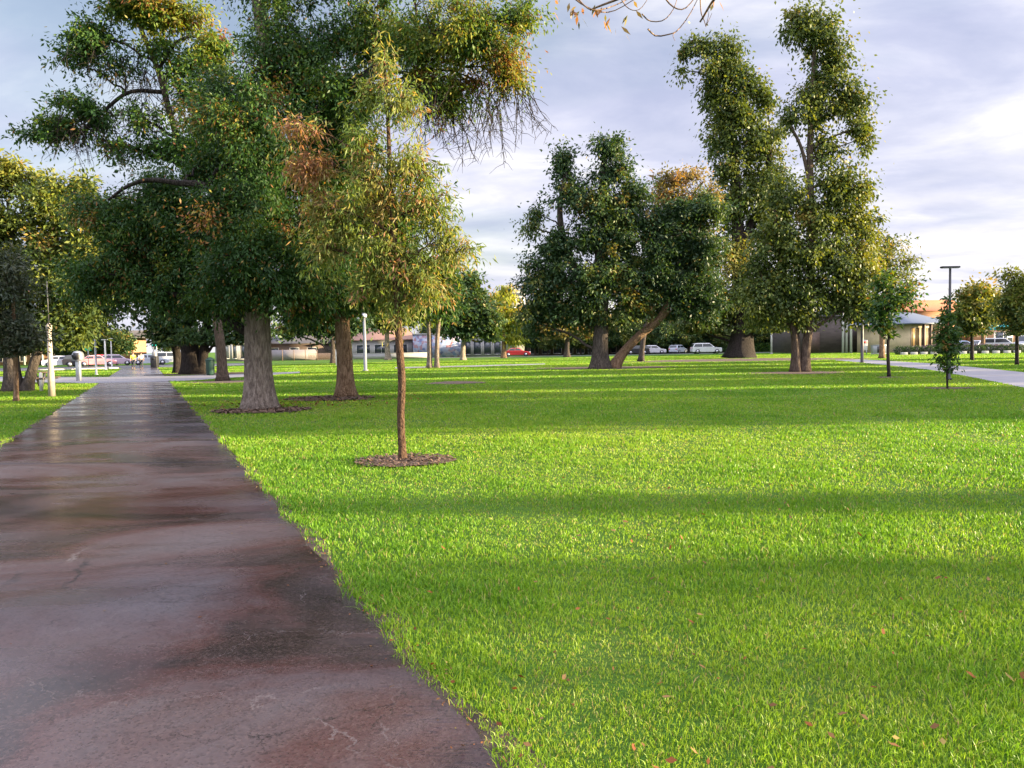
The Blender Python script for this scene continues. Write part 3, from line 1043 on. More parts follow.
ptree('dark_round_tree', 'dark tree seen between the big grey trunk and the brown trunk', (333, 363.5),
      [[(333, 363.5, 2.6), (333, 350, 2.2), (332, 330, 2)]],
      [(330, 322, 24, 16), (300, 320, 22, 14), (318, 300, 30, 20), (350, 325, 14, 12), (285, 333, 14, 10, {'t': .6}), (290, 300, 24, 18)],
      M['bark_dark'], M['leaf_dark'], lp=4.4, aspect=.5, tau=2.6, clump=8, seed=21, zmin=1.8)

ptree('pale_trunk_tree', 'small tree with pale sunlit trunk in front of the low tan roofed building', (388, 360),
      [[(388, 360, 2.8), (387, 345, 2.4), (387, 325, 2)]],
      [(388, 318, 22, 14, {'t': .6}), (372, 310, 20, 16), (405, 312, 20, 16), (390, 295, 26, 18)],
      M['bark_pale'], M['leaf_olive'], lp=4.4, aspect=.45, tau=2.2, clump=8, seed=23, zmin=2.5)

ptree('twin_stem_tree', 'tree with two straight grey stems side by side behind the young tree', (433, 368),
      [[(429.5, 368, 2.6), (429.5, 350, 2.4), (429, 330, 2.3), (427, 300, 1.8)], [(437, 368, 2.4), (437, 350, 2.2), (438, 330, 2), (441, 300, 1.6)]],
      [(430, 300, 28, 20), (412, 312, 18, 12, {'t': .55}), (446, 305, 18, 18), (432, 280, 26, 20)],
      M['bark_grey'], M['leaf_ash'], lp=4.4, aspect=.4, tau=2.4, clump=9, seed=25, zmin=3.2)

ptree('dense_green_tree', 'dense dark green dome shaped tree right of the twin stems', (463, 360),
      [[(463, 360.5, 2.6), (463, 350, 2.3), (464, 335, 2)]],
      [(463, 300, 22, 26), (448, 318, 20, 20), (482, 312, 20, 24), (465, 325, 26, 14), (470, 285, 16, 14), (450, 295, 14, 16), (490, 328, 12, 14)],
      M['bark_pale'], M['leaf_dark'], lp=4.2, aspect=.5, tau=3.0, clump=7.5, seed=27, tint=(.5, .1), zmin=2.2)

ptree('weeping_tree', 'bright yellow green weeping tree beside the dark tree group', (505, 358),
      [[(504, 358, 2.6), (504, 348, 2.2), (504, 330, 1.8), (502, 305, 1.3)]],
      [(500, 300, 16, 14), (510, 318, 15, 18), (497, 325, 12, 14), (513, 335, 9, 14), (505, 290, 8, 8, {'tau': .5}), (486, 300, 10, 8, {'t': .7, 'tau': .6})],
      M['bark_brown'], M['leaf_yellow'], lp=4.5, aspect=.25, tau=2.2, clump=6.5, seed=29, droop=1.6, tint=(.42, .15), zmin=1.2)

# central group
ptree('broad_dark_tree', 'broad many-lobed dark tree with thick upright trunk in the mulch bed', (600, 369),
      [[(600, 369, 8.4), (600, 350, 7.4), (601, 325, 7.2), (602, 290, 6.4), (600, 240, 5), (602, 190, 3.5), (606, 150, 2)], [(601, 310, 4.5), (575, 270, 4), (560, 220, 3), (566, 170, 2)]],
      [(610, 148, 20, 18, {'t': .42}), (612, 172, 22, 18), (563, 164, 15, 18), (575, 195, 26, 20), (600, 205, 34, 24, {'t': .45}), (632, 192, 22, 18, {'t': .42}), (536, 215, 12, 14, {'tau': .45, 't': .5}), (530, 228, 14, 14, {'tau': .4, 't': .62}),
       (560, 245, 30, 20), (600, 240, 40, 22, {'t': .45}), (625, 220, 24, 22, {'t': .5}), (545, 275, 28, 28), (585, 280, 44, 32), (537, 305, 22, 26), (625, 275, 26, 34, {'t': .55}), (632, 300, 14, 20, {'t': .7}), (570, 315, 36, 20), (608, 318, 22, 14, {'t': .62}), (540, 328, 18, 14)],
      M['bark_dark'], M['leaf_dark'], lp=3.7, aspect=.45, droop=.6, zel=.95, tau=2.1, clump=8.0, seed=31, tint=(.42, .12), brown=.06, zmin=2.2, shell=2.0)

ptree('leaning_tree', 'leaning trunk tree with dense dark crown beside the broad dark tree', (616, 368.5),
      [[(613, 369, 5.4), (624, 352, 4.4), (641, 334, 4.1), (660, 318, 3.8), (672, 290, 3.5), (680, 250, 2.6)], [(652, 325, 2.8), (650, 300, 2.4), (648, 270, 2)]],
      [(680, 215, 32, 20), (655, 225, 22, 22), (705, 210, 20, 22, {'t': .5}), (690, 245, 36, 22), (655, 262, 26, 26), (700, 275, 28, 24), (665, 290, 28, 20), (645, 300, 18, 18, {'t': .55}), (685, 305, 26, 18), (708, 305, 18, 20)],
      M['bark_brown'], M['leaf_dark'], lp=3.7, aspect=.42, tau=2.5, clump=8.5, seed=33, grow=1.1, tint=(.36, .12), zmin=2.2)

ptree('rusty_topped_tree', 'autumn brown twiggy tree top showing above the leaning tree', (668, 358),
      [[(641, 360, 2.6), (645, 330, 2.4), (661, 260, 2.2), (670, 210, 1.6), (672, 170, .8)], [(671, 250, 1.5), (690, 200, 1.2), (705, 180, .6)]],
      [(670, 180, 22, 14), (690, 175, 16, 12, {'tau': .7}), (660, 195, 14, 14), (685, 200, 24, 14), (712, 195, 12, 12), (672, 225, 30, 18, {'t': .4}), (690, 260, 26, 30, {'t': .3})],
      M['bark_dark'], M['leaf_rust'], lp=3.6, aspect=.4, tau=1.1, clump=6, seed=35, tint=(.5, .15), zmin=4, depth=74.)

ptree('tall_fig_tree', 'towering tree with very thick dark trunk and hooked left crown', (740, 358),
      [[(740, 359, 11), (741, 345, 10.5), (742, 325, 9.5), (740, 280, 8), (738, 230, 6), (735, 170, 4.5), (730, 110, 3.2), (722, 60, 2)], [(740, 250, 4), (765, 190, 3.5), (770, 130, 2.5)], [(724, 75, 1.8), (705, 45, 1.5), (690, 42, 1), (680, 60, .7)]],
      [(705, 45, 20, 10), (686, 50, 8, 10), (680, 70, 5, 10, {'tau': .6}), (732, 50, 12, 12), (718, 70, 22, 16), (745, 80, 20, 18), (710, 95, 12, 20), (735, 110, 28, 24), (765, 100, 12, 18), (722, 140, 18, 24), (755, 140, 26, 24), (725, 175, 14, 22), (765, 178, 24, 24), (725, 215, 14, 20, {'t': .4}), (770, 220, 24, 26), (745, 200, 22, 20, {'tau': .55}),
       (735, 260, 24, 24, {'t': .72, 'tau': .6}), (722, 300, 30, 20, {'t': .45}), (765, 290, 34, 30, {'t': .35}), (740, 328, 34, 13, {'t': .42}), (715, 332, 20, 10), (768, 332, 22, 10), (700, 318, 26, 16, {'t': .3}), (780, 320, 22, 16), (690, 330, 16, 10)],
      M['bark_black'], M['leaf_olive'], lp=3.7, aspect=.5, tau=2.1, clump=7.5, seed=37, grow=1.13, gap=.2, zel=1.25, tint=(.42, .10), droop=.8, brown=.04, zmin=2.6)

ptree('twin_trunk_tree', 'tallest narrow crowned tree on two close sunlit trunks right of centre', (801, 372),
      [[(796, 372, 5.0), (796, 350, 4.4), (794, 330, 4), (786, 290, 3.4), (778, 250, 2.4), (775, 210, 1.5)], [(805, 372, 5.0), (806, 350, 4.4), (809, 325, 4.2), (811, 280, 4), (811, 220, 3.6), (810, 150, 3), (812, 90, 2.2), (815, 40, 1.3)], [(811, 190, 2), (802, 150, 1.6), (790, 125, 1.2)]],
      [(820, 30, 30, 22), (800, 14, 14, 10, {'t': .6, 'tau': .6}), (830, 55, 20, 18), (795, 28, 14, 14, {'tau': .7}), (822, 85, 26, 18), (845, 105, 20, 22, {'t': .52}), (815, 110, 16, 16), (855, 95, 12, 14), (860, 130, 14, 14, {'t': .55}), (872, 140, 11, 12, {'t': .55, 'tau': .8}), (826, 150, 20, 22, {'tau': .6}), (790, 112, 14, 12, {'tau': .6}), (835, 180, 18, 20, {'t': .5}),
       (858, 190, 16, 16, {'t': .5}), (790, 205, 26, 26), (830, 215, 34, 24, {'t': .52}), (865, 225, 16, 26, {'t': .55}), (775, 245, 30, 26), (815, 255, 40, 28, {'t': .45}), (858, 265, 26, 28, {'t': .55}), (765, 285, 22, 26), (800, 292, 40, 24, {'t': .36}), (850, 295, 32, 20, {'t': .48}), (755, 310, 14, 16), (790, 315, 26, 12), (870, 308, 22, 12, {'t': .45})],
      M['bark_twin'], M['leaf_olive'], lp=3.7, aspect=.55, tau=1.9, clump=9, seed=39, grow=1.15, gap=.2, zel=1.2, tint=(.44, .10), droop=.9, brown=.03, zmin=2.0, flare=.3)

ptree('airy_gold_tree', 'thin airy golden tree rising behind the dark lamp post at right', (880, 356),
      [[(882, 358, 2.5), (882, 330, 2.2), (884, 290, 1.8), (888, 250, 1)]],
      [(890, 250, 22, 18), (910, 262, 16, 14, {'tau': .7}), (895, 280, 26, 18), (875, 265, 18, 20), (912, 285, 12, 12, {'tau': .6})],
      M['bark_brown'], M['leaf_olive'], lp=3.6, aspect=.4, tau=.75, clump=6, seed=41, tint=(.58, .15), zmin=3.0, depth=70.)

ptree('park_sapling', 'green sapling with thin dark stem on the near side of the concrete path', (889, 377),
      [[(889, 377, 1.7), (888, 355, 1.5), (888, 335, 1.4), (887, 300, 1)]],
      [(888, 300, 16, 14), (878, 318, 14, 12), (898, 300, 16, 9), (905, 290, 12, 7, {'tau': .7}), (884, 283, 12, 12), (888, 330, 9, 14), (912, 303, 8, 5, {'tau': .6})],
      M['bark_black'], M['leaf_ash'], lp=5, aspect=.45, tau=1.7, clump=7.5, seed=43, tint=(.38, .12), zmin=1.3, flare=.2)

ptree('narrow_sapling', 'small narrow feathery sapling in front of the tall lamp post', (948, 389),
      [[(947.5, 389, 1.0), (947, 370, .9), (948, 340, .8), (947, 300, .5)]],
      [(948, 318, 6, 16), (943, 335, 8, 12), (952, 335, 8, 12), (947, 350, 10, 12), (943, 362, 8, 8, {'tau': .7}), (950, 368, 8, 8, {'tau': .5}), (948, 300, 4, 8, {'tau': .5})],
      M['bark_black'], M['leaf_ash'], lp=4.5, aspect=.4, tau=1.6, clump=5, seed=45, tint=(.36, .1), zmin=.45, flare=.2)

ptree('round_street_tree', 'round green and gold tree in the grass strip before the white sedan', (972, 360.5),
      [[(972, 360.5, 1.8), (972, 345, 1.6), (972, 325, 1.4), (972, 300, 1)]],
      [(972, 300, 18, 14, {'t': .62}), (962, 318, 16, 14), (985, 315, 16, 14), (974, 328, 20, 10), (978, 290, 10, 10, {'t': .75}), (992, 300, 8, 10, {'t': .6, 'tau': .7})],
      M['bark_black'], M['leaf_olive'], lp=4.2, aspect=.45, tau=2.2, clump=6.5, seed=47, tint=(.45, .13), zmin=1.7, flare=.2)

ptree('edge_street_tree', 'tree at the right edge with pale feathery crown', (1017, 365),
      [[(1017, 365, 1.8), (1017, 345, 1.6), (1017, 320, 1.3), (1018, 290, 1)]],
      [(1018, 290, 22, 18, {'t': .6}), (1010, 310, 16, 16), (1028, 310, 20, 20), (1016, 328, 16, 12), (1012, 275, 14, 10, {'t': .65, 'tau': .6}), (1040, 290, 20, 24)],
      M['bark_black'], M['leaf_olive'], lp=4.2, aspect=.4, tau=2.0, clump=7, seed=49, tint=(.45, .13), zmin=1.7, flare=.2)

ptree('orange_autumn_tree', 'orange tinted autumn tree behind the round street tree', (985, 352),
      [[(983, 352, 2), (983, 335, 1.8), (985, 300, 1.2)]],
      [(985, 300, 20, 14), (970, 312, 16, 12), (1002, 310, 16, 14), (955, 318, 10, 10), (978, 290, 10, 8, {'tau': .7})],
      M['bark_brown'], M['leaf_rust'], lp=3.8, aspect=.5, tau=1.6, clump=6, seed=51, tint=(.4, .15), zmin=2.6, depth=92.)

ptree('small_golden_tree', 'small golden leaved tree behind the broad dark tree', (567, 357),
      [[(567, 357, 2.8), (567, 348, 2.3), (568, 335, 2)]],
      [(572, 325, 20, 12), (555, 332, 16, 10), (590, 330, 14, 10), (570, 315, 16, 10)],
      M['bark_dark'], M['leaf_rust'], lp=4.2, aspect=.5, tau=2.0, clump=6, seed=53, tint=(.25, .15), zmin=2.4)

# tree behind the camera's right shoulder: its limb reaches over the top of the view
def overhang():
    b = np.array((5.5, 1.0, 0.))
    def q(px, py, d, r): return (*(P(px, py, d) - b), r)
    tr = [[(0, 0, -.05, .16), (.1, .1, 1.5, .14), (.0, .3, 3.2, .12), (-.4, .8, 4.6, .09), (-1.2, 1.6, 5.6, .06)],
          [(-.2, .5, 4.0, .06), (-1.6, 2.2, 5.3, .04), q(700, -60, 5.2, .024), q(640, -12, 5.6, .012), q(590, 10, 5.8, .006)],
          [(-1.6, 2.2, 5.3, .03), q(800, -80, 5.0, .02), q(724, -12, 5.4, .011), q(700, 22, 5.6, .006)]]
    lobes = [(-.3, .2, 7.0, 1.6, 1.4, 1.2, {}), (.9, .3, 6.4, 1.3, 1.3, 1.0, {}), (-1.3, .2, 7.4, 1.2, 1.0, .9, {})]
    o = tree('overhanging_tree', 'nearly bare overhanging branch with a few hanging leaves at top of view', tuple(b), tr, lobes, M['bark_brown'], M['leaf_rust'], .11, .3, 1.2, .4, 55, .8, (.5, .2), .1, zmin=3)
    mb = MB()
    r = np.random.default_rng(6)
    LV, T = [], []
    s = 5.6 / F

    def twig(pts, r0):
        p = resample(np.array([P(a, c, 5.6 + dd) - b for a, c, dd in pts]), 12)
        mb.tube(p, np.linspace(r0, r0 * .45, len(p)), 5, False)
        return p
    tw = [twig([(560, -14, 0), (585, 6, 0), (610, 12, .1), (640, -4, 0)], .006),
          twig([(575, -4, 0), (592, 10, -.1), (618, 4, 0), (650, -14, 0)], .006),
          twig([(642, 14, 0), (650, 21, .05), (664, 20, 0), (674, 8, 0), (678, -6, 0)], .005),
          twig([(648, 29, 0), (656, 36, .05), (670, 34, 0), (678, 30, 0), (690, 14, 0), (700, -6, 0)], .006),
          twig([(662, -6, 0), (672, 6, 0), (684, 9, 0), (696, -4, 0), (702, -16, 0)], .006),
          twig([(700, -8, 0), (701, 12, 0), (704, 20, .0), (706, 27, 0)], .005),
          twig([(706, 26, 0), (709, 20, 0), (712, 13, 0)], .003), twig([(706, 26, 0), (708, 18, 0), (709, 11, 0)], .003),
          twig([(677, 31, 0), (673, 35, 0), (675, 41, 0)], .003), twig([(618, -6, 0), (628, 8, 0), (640, 9, 0), (652, -8, 0)], .004)]
    for i in range(34):
        cx, cy = [(572, 6), (581, 13), (585, 9), (604, 20), (618, 26), (633, 8), (716, 3), (600, 6), (560, 2)][i % 9]
        p = P(cx + r.normal(0, 5), cy + r.normal(0, 5), 5.6 + r.normal(0, .08)) - b
        d = np.array((r.normal(0, .5), r.normal(0, .5), -1.0))
        d *= r.uniform(.05, .10) / np.linalg.norm(d)
        e = np.cross(d, r.normal(size=3))
        e *= .012 / (np.linalg.norm(e) + 1e-6)
        LV.append([p, p + d * .45 - e, p + d, p + d * .45 + e])
        T.append(r.choice([.15, .2, .6, .9, .95]))
    mb.build('twigs', M['bark_brown'], o, True)
    n = len(LV)
    mesh_np('hanging_leaves', np.array(LV).reshape(-1, 3), np.arange(n)[:, None] * 4 + np.array([[0, 1, 2, 3]]), M['leaf_rust'], o, {'tint': np.repeat(T, 4)})


overhang()


# generic trees for the far belt and for the park beyond the right edge
def generic(name, label, seed, leafm, barkm, H, Wd, L, group, tint=(.42, .13), tau=2.2, low=.22, airy=1.0):
    r = np.random.default_rng(seed)
    tr = [[(0, 0, -.05, H * .028), (.1, 0, H * .2, H * .024), (.0, .1, H * .45, H * .016), (.1, 0, H * .8, H * .006)]]
    lobes = []
    for i in range(11):
        a = i * 2.4 + r.uniform(0, .8)
        z = H * (low + .16 + (.95 - low - .28) * (i / 10.))
        rad = Wd * .30 * math.sin(np.pi * (.22 + .7 * i / 10.)) * r.uniform(.6, 1.2)
        s = Wd * r.uniform(.18, .28)
        lobes.append((rad * math.cos(a), rad * math.sin(a), z, s, s, s * .75, {'t': float(np.clip(r.normal(tint[0], .06), 0, 1))}))
    return tree(name, label, (0, 0, 0), tr, lobes, barkm, leafm, L, .5, tau, Wd * .085, seed, .5, tint, .05, group, zmin=H * low * .8)


BG = 'trees in the far belt behind the park'
bgA = generic('belt_tree', 'dark green tree in the far belt behind the park', 101, M['leaf_dark'], M['bark_dark'], 11, 10, .62, BG)
bgB = generic('belt_tree', 'dark green tree in the far belt behind the park', 102, M['leaf_olive'], M['bark_dark'], 9, 9, .58, BG, (.38, .12))
bgC = generic('belt_tree', 'dark green tree in the far belt behind the park', 103, M['leaf_dark'], M['bark_dark'], 7.5, 9, .52, BG, (.5, .12))
protos = [bgA, bgB, bgC]
r = random.Random(4)
spots = []
for px in range(528, 850, 17): spots.append((px + r.uniform(-5, 5), r.uniform(146, 170), r.uniform(.75, 1.15), 'dark'))
for px in range(246, 500, 24): spots.append((px + r.uniform(-5, 5), r.uniform(165, 200), r.uniform(.65, .95), 'dark'))
for px in range(-30, 120, 17): spots.append((px + r.uniform(-4, 4), r.uniform(150, 175), r.uniform(.8, 1.05), 'left'))
for px in range(536, 845, 14): spots.append((px + r.uniform(-4, 4), r.uniform(135.5, 138), r.uniform(.5, .75), 'dark'))
for px in (-20, 8, 40, 62, 84, 100, 116): spots.append((px, r.uniform(116, 121), r.uniform(.62, .85), 'left'))
for px in (122, 131, 168, 178, 190): spots.append((px, r.uniform(240, 300), .8 if px < 150 else 1.1, 'left'))
for px in (868, 905, 1000, 1030, 1060): spots.append((px, r.uniform(150, 175), r.uniform(.8, 1), 'right'))
used = set()
for i, (px, d, sc_, _k) in enumerate(spots):
    pr = protos[i % 3]
    loc = (X(px, d), d, 0)
    if i % 3 not in used:
        used.add(i % 3)
        pr.location = loc
        pr.scale = (sc_,) * 3
    else:
        dup(pr, loc, r.uniform(0, 6.3), sc_)

SG = 'shade trees out of view beyond the right edge'
shA = generic('shade_tree', 'broad shade tree standing beyond the right edge of the lawn', 111, M['leaf_ash'], M['bark_grey'], 10, 9, .55, SG, tau=2.6, low=.10)
shB = generic('shade_tree', 'broad shade tree standing beyond the right edge of the lawn', 112, M['leaf_olive'], M['bark_grey'], 9, 8, .55, SG, tau=2.0, low=.10)
shC = generic('shade_tree', 'broad shade tree standing beyond the right edge of the lawn', 113, M['leaf_olive'], M['bark_grey'], 10, 9, .45, SG, tau=.24, low=.10)
# (x, depth, scale): rows whose long shadows cross the lawn
SH = [(50, 19.0, 1.28, 1.15, 1.3), (54, 25.0, 1.2, .46, 1.32), (52, 31.2, 1.2, .82, 1.3), (56, 37.0, 1.2, .66, 1.12), (60, 44.6, 1.2, .80, 1.2),
      (62, 53.2, 1.2, .8, 1.05), (66, 64.0, 1.2, .6, 1.0), (44, 7.6, .3, .25, .72), (40, 4.4, .5, .30, .75), (46, 2.2, .6, .14, .6), (58, .4, .9, .5, 1.1), (50, 5.3, .3, .12, .8), (48, 23.2, .5, .3, 1.0)]
for i, (x, y, sx, sy, sz) in enumerate(SH):
    pr = (shA, shB)[i % 2] if i < 8 or i == 11 else shC
    if i < 2 or i == 8:
        o = pr
        o.location = (x, y - (x - 3) * .052, 0)
    else:
        o = dup(pr, (x, y - (x - 3) * .052, 0), (i % 3) * PI if i < 5 else 0, 1)
    o.scale = (sx, sy, sz)



# ------------------------------------------------------------------ cars
def car(px, depth, yaw, paint, label, kind='sedan', group=None, y=None):
    L_, W_, H_ = dict(sedan=(4.6, 1.8, 1.45), hatch=(4.0, 1.72, 1.5), suv=(4.75, 1.88, 1.72), van=(4.9, 1.95, 2.0))[kind]
    root = empty('parked_car', (X(px, depth), depth, 0.012), label, 'car', group, yaw)
    h = L_ / 2
    belt = .62 * H_ if kind != 'sedan' else .60 * H_
    # side outline, front at +x : (x, z)
    prof = dict(
        sedan=[(-h, .35), (-h, .80), (-h + .12, .92), (-h + .75, .95), (h - 1.35, .93), (h - .35, .78), (h - .05, .62), (h, .35), (h - .1, .22), (-h + .1, .22)],
        hatch=[(-h, .35), (-h, .9), (-h + .1, .98), (h - 1.1, .96), (h - .25, .80), (h - .03, .62), (h, .35), (h - .1, .22), (-h + .1, .22)],
        suv=[(-h, .42), (-h, 1.0), (-h + .08, 1.08), (h - 1.3, 1.06), (h - .25, .94), (h - .03, .75), (h, .42), (h - .1, .28), (-h + .1, .28)],
        van=[(-h, .42), (-h, 1.1), (-h + .05, 1.2), (h - 1.0, 1.15), (h - .2, .95), (h - .03, .75), (h, .42), (h - .1, .28), (-h + .1, .28)])[kind]
    cab = dict(
        sedan=[(-h + .55, .93), (-h + 1.25, H_ - .05), (-h + 1.7, H_), (.35, H_ - .02), (h - 1.25, .92)],
        hatch=[(-h + .06, .95), (-h + .35, H_ - .05), (-h + .8, H_), (.25, H_ - .02), (h - .95, .94)],
        suv=[(-h + .06, 1.05), (-h + .38, H_ - .06), (-h + .8, H_), (.4, H_ - .02), (h - 1.15, 1.04)],
        van=[(-h + .03, 1.15), (-h + .15, H_ - .06), (-h + .4, H_), (.9, H_ - .02), (h - .8, 1.13)])[kind]
    # body: side outline extruded across, sides tucked in at top and bottom
    def loft(pr, wf, name, mat, bev=.05):
        bm = bmesh.new()
        rings = []
        for s in (-1, 1):
            rings.append([bm.verts.new((x, s * wf(x, z), z)) for x, z in pr])
        n = len(pr)
        bm.faces.new(rings[0])
        bm.faces.new(rings[1][::-1])
        for i in range(n):
            bm.faces.new((rings[0][(i + 1) % n], rings[0][i], rings[1][i], rings[1][(i + 1) % n]))
        bmesh.ops.recalc_face_normals(bm, faces=bm.faces)
        me = bpy.data.meshes.new(name)
        bm.to_mesh(me)
        bm.free()
        me.materials.append(mat)
        o = bpy.data.objects.new(name, me)
        COL.objects.link(o)
        o.parent = root
        m = o.modifiers.new('bevel', 'BEVEL')
        m.width = bev
        m.segments = 3
        m.limit_method = 'ANGLE'
        m.angle_limit = R_(20)
        return o
    hw = W_ / 2
    loft(prof, lambda x, z: hw * (1 - .06 * max(0, abs(x) / h - .6) * 2.5) * (1 if z > .4 else .95), 'body', paint)
    tum = .16
    cw = lambda x, z: hw * .97 - tum * (z - .9) / (H_ - .9)
    loft(cab, cw, 'roof', paint, .06)
    # glazing set just proud of the cabin: sides, windscreen, rear
    for s in (-1, 1):
        mb = MB()
        def sp(x, z): return (x, s * (cw(x, z) + .012), z)
        zb, zt = cab[0][1] + .07, H_ - .13
        def xr(z):   # rear edge at height z
            a, b = cab[0], cab[1]
            return a[0] + (b[0] - a[0]) * (z - a[1]) / (b[1] - a[1])
        def xf(z):
            a, b = cab[-1], cab[-2]
            return a[0] + (b[0] - a[0]) * (z - a[1]) / (b[1] - a[1])
        xm = (xr(zt) + xf(zt)) / 2
        for (x0b, x0t, x1b, x1t) in ((xr(zb) + .14, xr(zt) + .12, xm - .05, xm - .05), (xm + .05, xm + .05, xf(zb) - .2, xf(zt) - .1)):
            mb.add([sp(x0b, zb), sp(x1b, zb), sp(x1t, zt), sp(x0t, zt)], [(0, 1, 2, 3)])
        mb.build('side_window', M['glass'], root)
    for nm, (a, b), sgn in (('windscreen', (cab[-1], cab[-2]), 1), ('rear_window', (cab[0], cab[1]), -1)):
        mb = MB()
        A = (a[0] * .88 + b[0] * .12 + .015 * sgn, a[1] * .88 + b[1] * .12)
        B = (a[0] * .1 + b[0] * .9 + .015 * sgn, a[1] * .1 + b[1] * .9 + .012)
        wa, wb = cw(*A) - .1, cw(*B) - .1
        mb.add([(A[0], -wa, A[1]), (A[0], wa, A[1]), (B[0], wb, B[1]), (B[0], -wb, B[1])], [(0, 1, 2, 3)])
        mb.build(nm, M['glass'], root)
    wr_ = .33 if kind in ('sedan', 'hatch') else .37
    for sx in (-1, 1):
        for s in (-1, 1):
            wx = sx * (h - .82)
            mb = MB()
            mb.cyl((wx, s * (hw - .20), wr_), (wx, s * (hw + .012), wr_), wr_, 20)
            ty = mb.build('wheel', M['rubber'], root, False)
            mb = MB()
            mb.cyl((wx, s * (hw - .02), wr_), (wx, s * (hw + .022), wr_), wr_ * .62, 14)
            mb.build('rim', M['rim'], ty)
    for s in (-1, 1):
        zf = .62 if kind in ('sedan', 'hatch') else .78
        mb = MB()
        mb.box(h - .26, h - .02, s * (hw - .32) - .17, s * (hw - .32) + .17, zf, zf + .15)
        mb.build('headlight', M['lamp_clear'], root, bevel=.03)
        mb = MB()
        mb.box(-h - .012, -h + .2, s * (hw - .22) - .14, s * (hw - .22) + .14, zf + .06, zf + .26)
        mb.build('tail_light', M['lamp_red'], root, bevel=.02)
    return root


LG = 'cars parked along the far road'
PI = math.pi
wr0 = math.atan2(pn[1], pn[0])        # direction of the road at the path's end
car(62, 100, wr0, CP['white'], 'white sedan on the far road left of the dark hatchback', 'sedan')
car(80, 100.5, wr0, CP['black'], 'black hatchback on the far road behind the pale box post', 'hatch')
car(97, 101, wr0, CP['pink'], 'pinkish red sedan on the far road beside the black hatchback', 'sedan')
car(117, 103, wr0, CP['lilac'], 'lilac grey hatchback on the far road just left of the walkers', 'hatch')
car(107, 109, wr0, CP['red'], 'red hatchback in the far lane behind the lilac car', 'hatch')
car(150, 104, wr0, CP['silver'], 'silver sedan on the far road just right of the walkers', 'sedan')
car(172, 108, wr0, CP['white'], 'white four wheel drive seen between the litter bin and the fig trunk', 'suv')
car(517, 131, 0, CP['red'], 'low red car parked behind the weeping tree', 'sedan')
car(637, 131, PI, CP['black'], 'dark car partly behind the leaning trunk', 'hatch')
car(654, 133, 0, CP['white'], 'small white hatchback parked left of the silver car', 'hatch')
car(678, 134, .9, CP['silver'], 'silver hatchback parked at an angle behind the white four wheel drive', 'hatch')
car(706, 124, 0, CP['white'], 'large white four wheel drive parked on the street beyond the lawn', 'suv')
car(958, 104, PI - .5, CP['blue'], 'pale blue white sedan in the car park behind the lamp post', 'sedan')
car(981, 106, .4, CP['white'], 'white sedan in the car park behind the round street tree', 'sedan')
car(1001, 100, -.5, CP['white'], 'white station wagon under the teal awning', 'suv')
car(1030, 101, PI + .3, CP['white'], 'white van cut by the right edge of the photo', 'van')


# ------------------------------------------------------------------ buildings (front face at depth y0, box going back)
def building(name, label, px0, px1, depth, ztop, deep, wall, roof=None, rise=0, over=.4, win=(), winm=None, col=None, cat='building', base=0.0, door=None, parapet=False, hip=False, yaw=0, frame=None):
    x0, x1 = X(px0, depth), X(px1, depth)
    w2 = (x1 - x0) / 2
    root = empty(name, ((x0 + x1) / 2, depth, 0), label, cat, None, yaw)
    mb = MB()
    mb.box(-w2, w2, 0, deep, base, ztop)
    mb.build('wall', wall, root)
    if roof:
        mb = MB()
        o = over
        if rise == 0:
            mb.box(-w2 - o, w2 + o, -o, deep + o, ztop + .003, ztop + .25)
        else:
            hx = (w2 * .45 if hip else 0)
            b = [(-w2 - o, -o, ztop + .003), (w2 + o, -o, ztop + .003), (w2 + o, deep + o, ztop + .003), (-w2 - o, deep + o, ztop + .003)]
            e = [(p[0], p[1], ztop + .16) for p in b]
            mb.hexa(b, e)
            rl, rr = (-w2 - o + hx, deep / 2, ztop + .16 + rise), (w2 + o - hx, deep / 2, ztop + .16 + rise)
            mb.add(e + [rl, rr], [(0, 1, 5, 4), (2, 3, 4, 5)], [(1, 2, 5), (3, 0, 4)])
        mb.build('roof', roof, root)
    for (a, b, z0, z1) in win:      # fractions of the width, heights in metres
        xa, xb = -w2 + 2 * w2 * a, -w2 + 2 * w2 * b
        f = .07
        mb = MB()
        mb.box(xa - f, xa, -.06, .02, z0 - f, z1 + f)
        mb.box(xb, xb + f, -.06, .02, z0 - f, z1 + f)
        mb.box(xa, xb, -.06, .02, z1, z1 + f)
        mb.box(xa, xb, -.09, .02, z0 - f, z0)
        xm = (xa + xb) / 2
        if xb - xa > 1.6: mb.box(xm - .03, xm + .03, -.05, .0, z0, z1)
        wo = mb.build('window', frame if frame else M['white_paint'] if winm is None else M['dark_steel'], root)
        mb = MB()
        mb.box(xa, xb, -.025, .01, z0, z1)
        mb.build('pane', winm or M['glass'], wo)
    if door:
        a, b, z1 = door
        xa, xb = -w2 + 2 * w2 * a, -w2 + 2 * w2 * b
        mb = MB()
        mb.box(xa, xb, -.05, .01, base, z1)
        mb.build('door', M['bench_wood'], root)
    for (a, rr_, off, m) in (col or ()):
        xa = -w2 + 2 * w2 * a
        mb = MB()
        mb.box(xa - rr_, xa + rr_, -off - rr_, -off + rr_, base, ztop)
        mb.build('column', m, root)
    return root


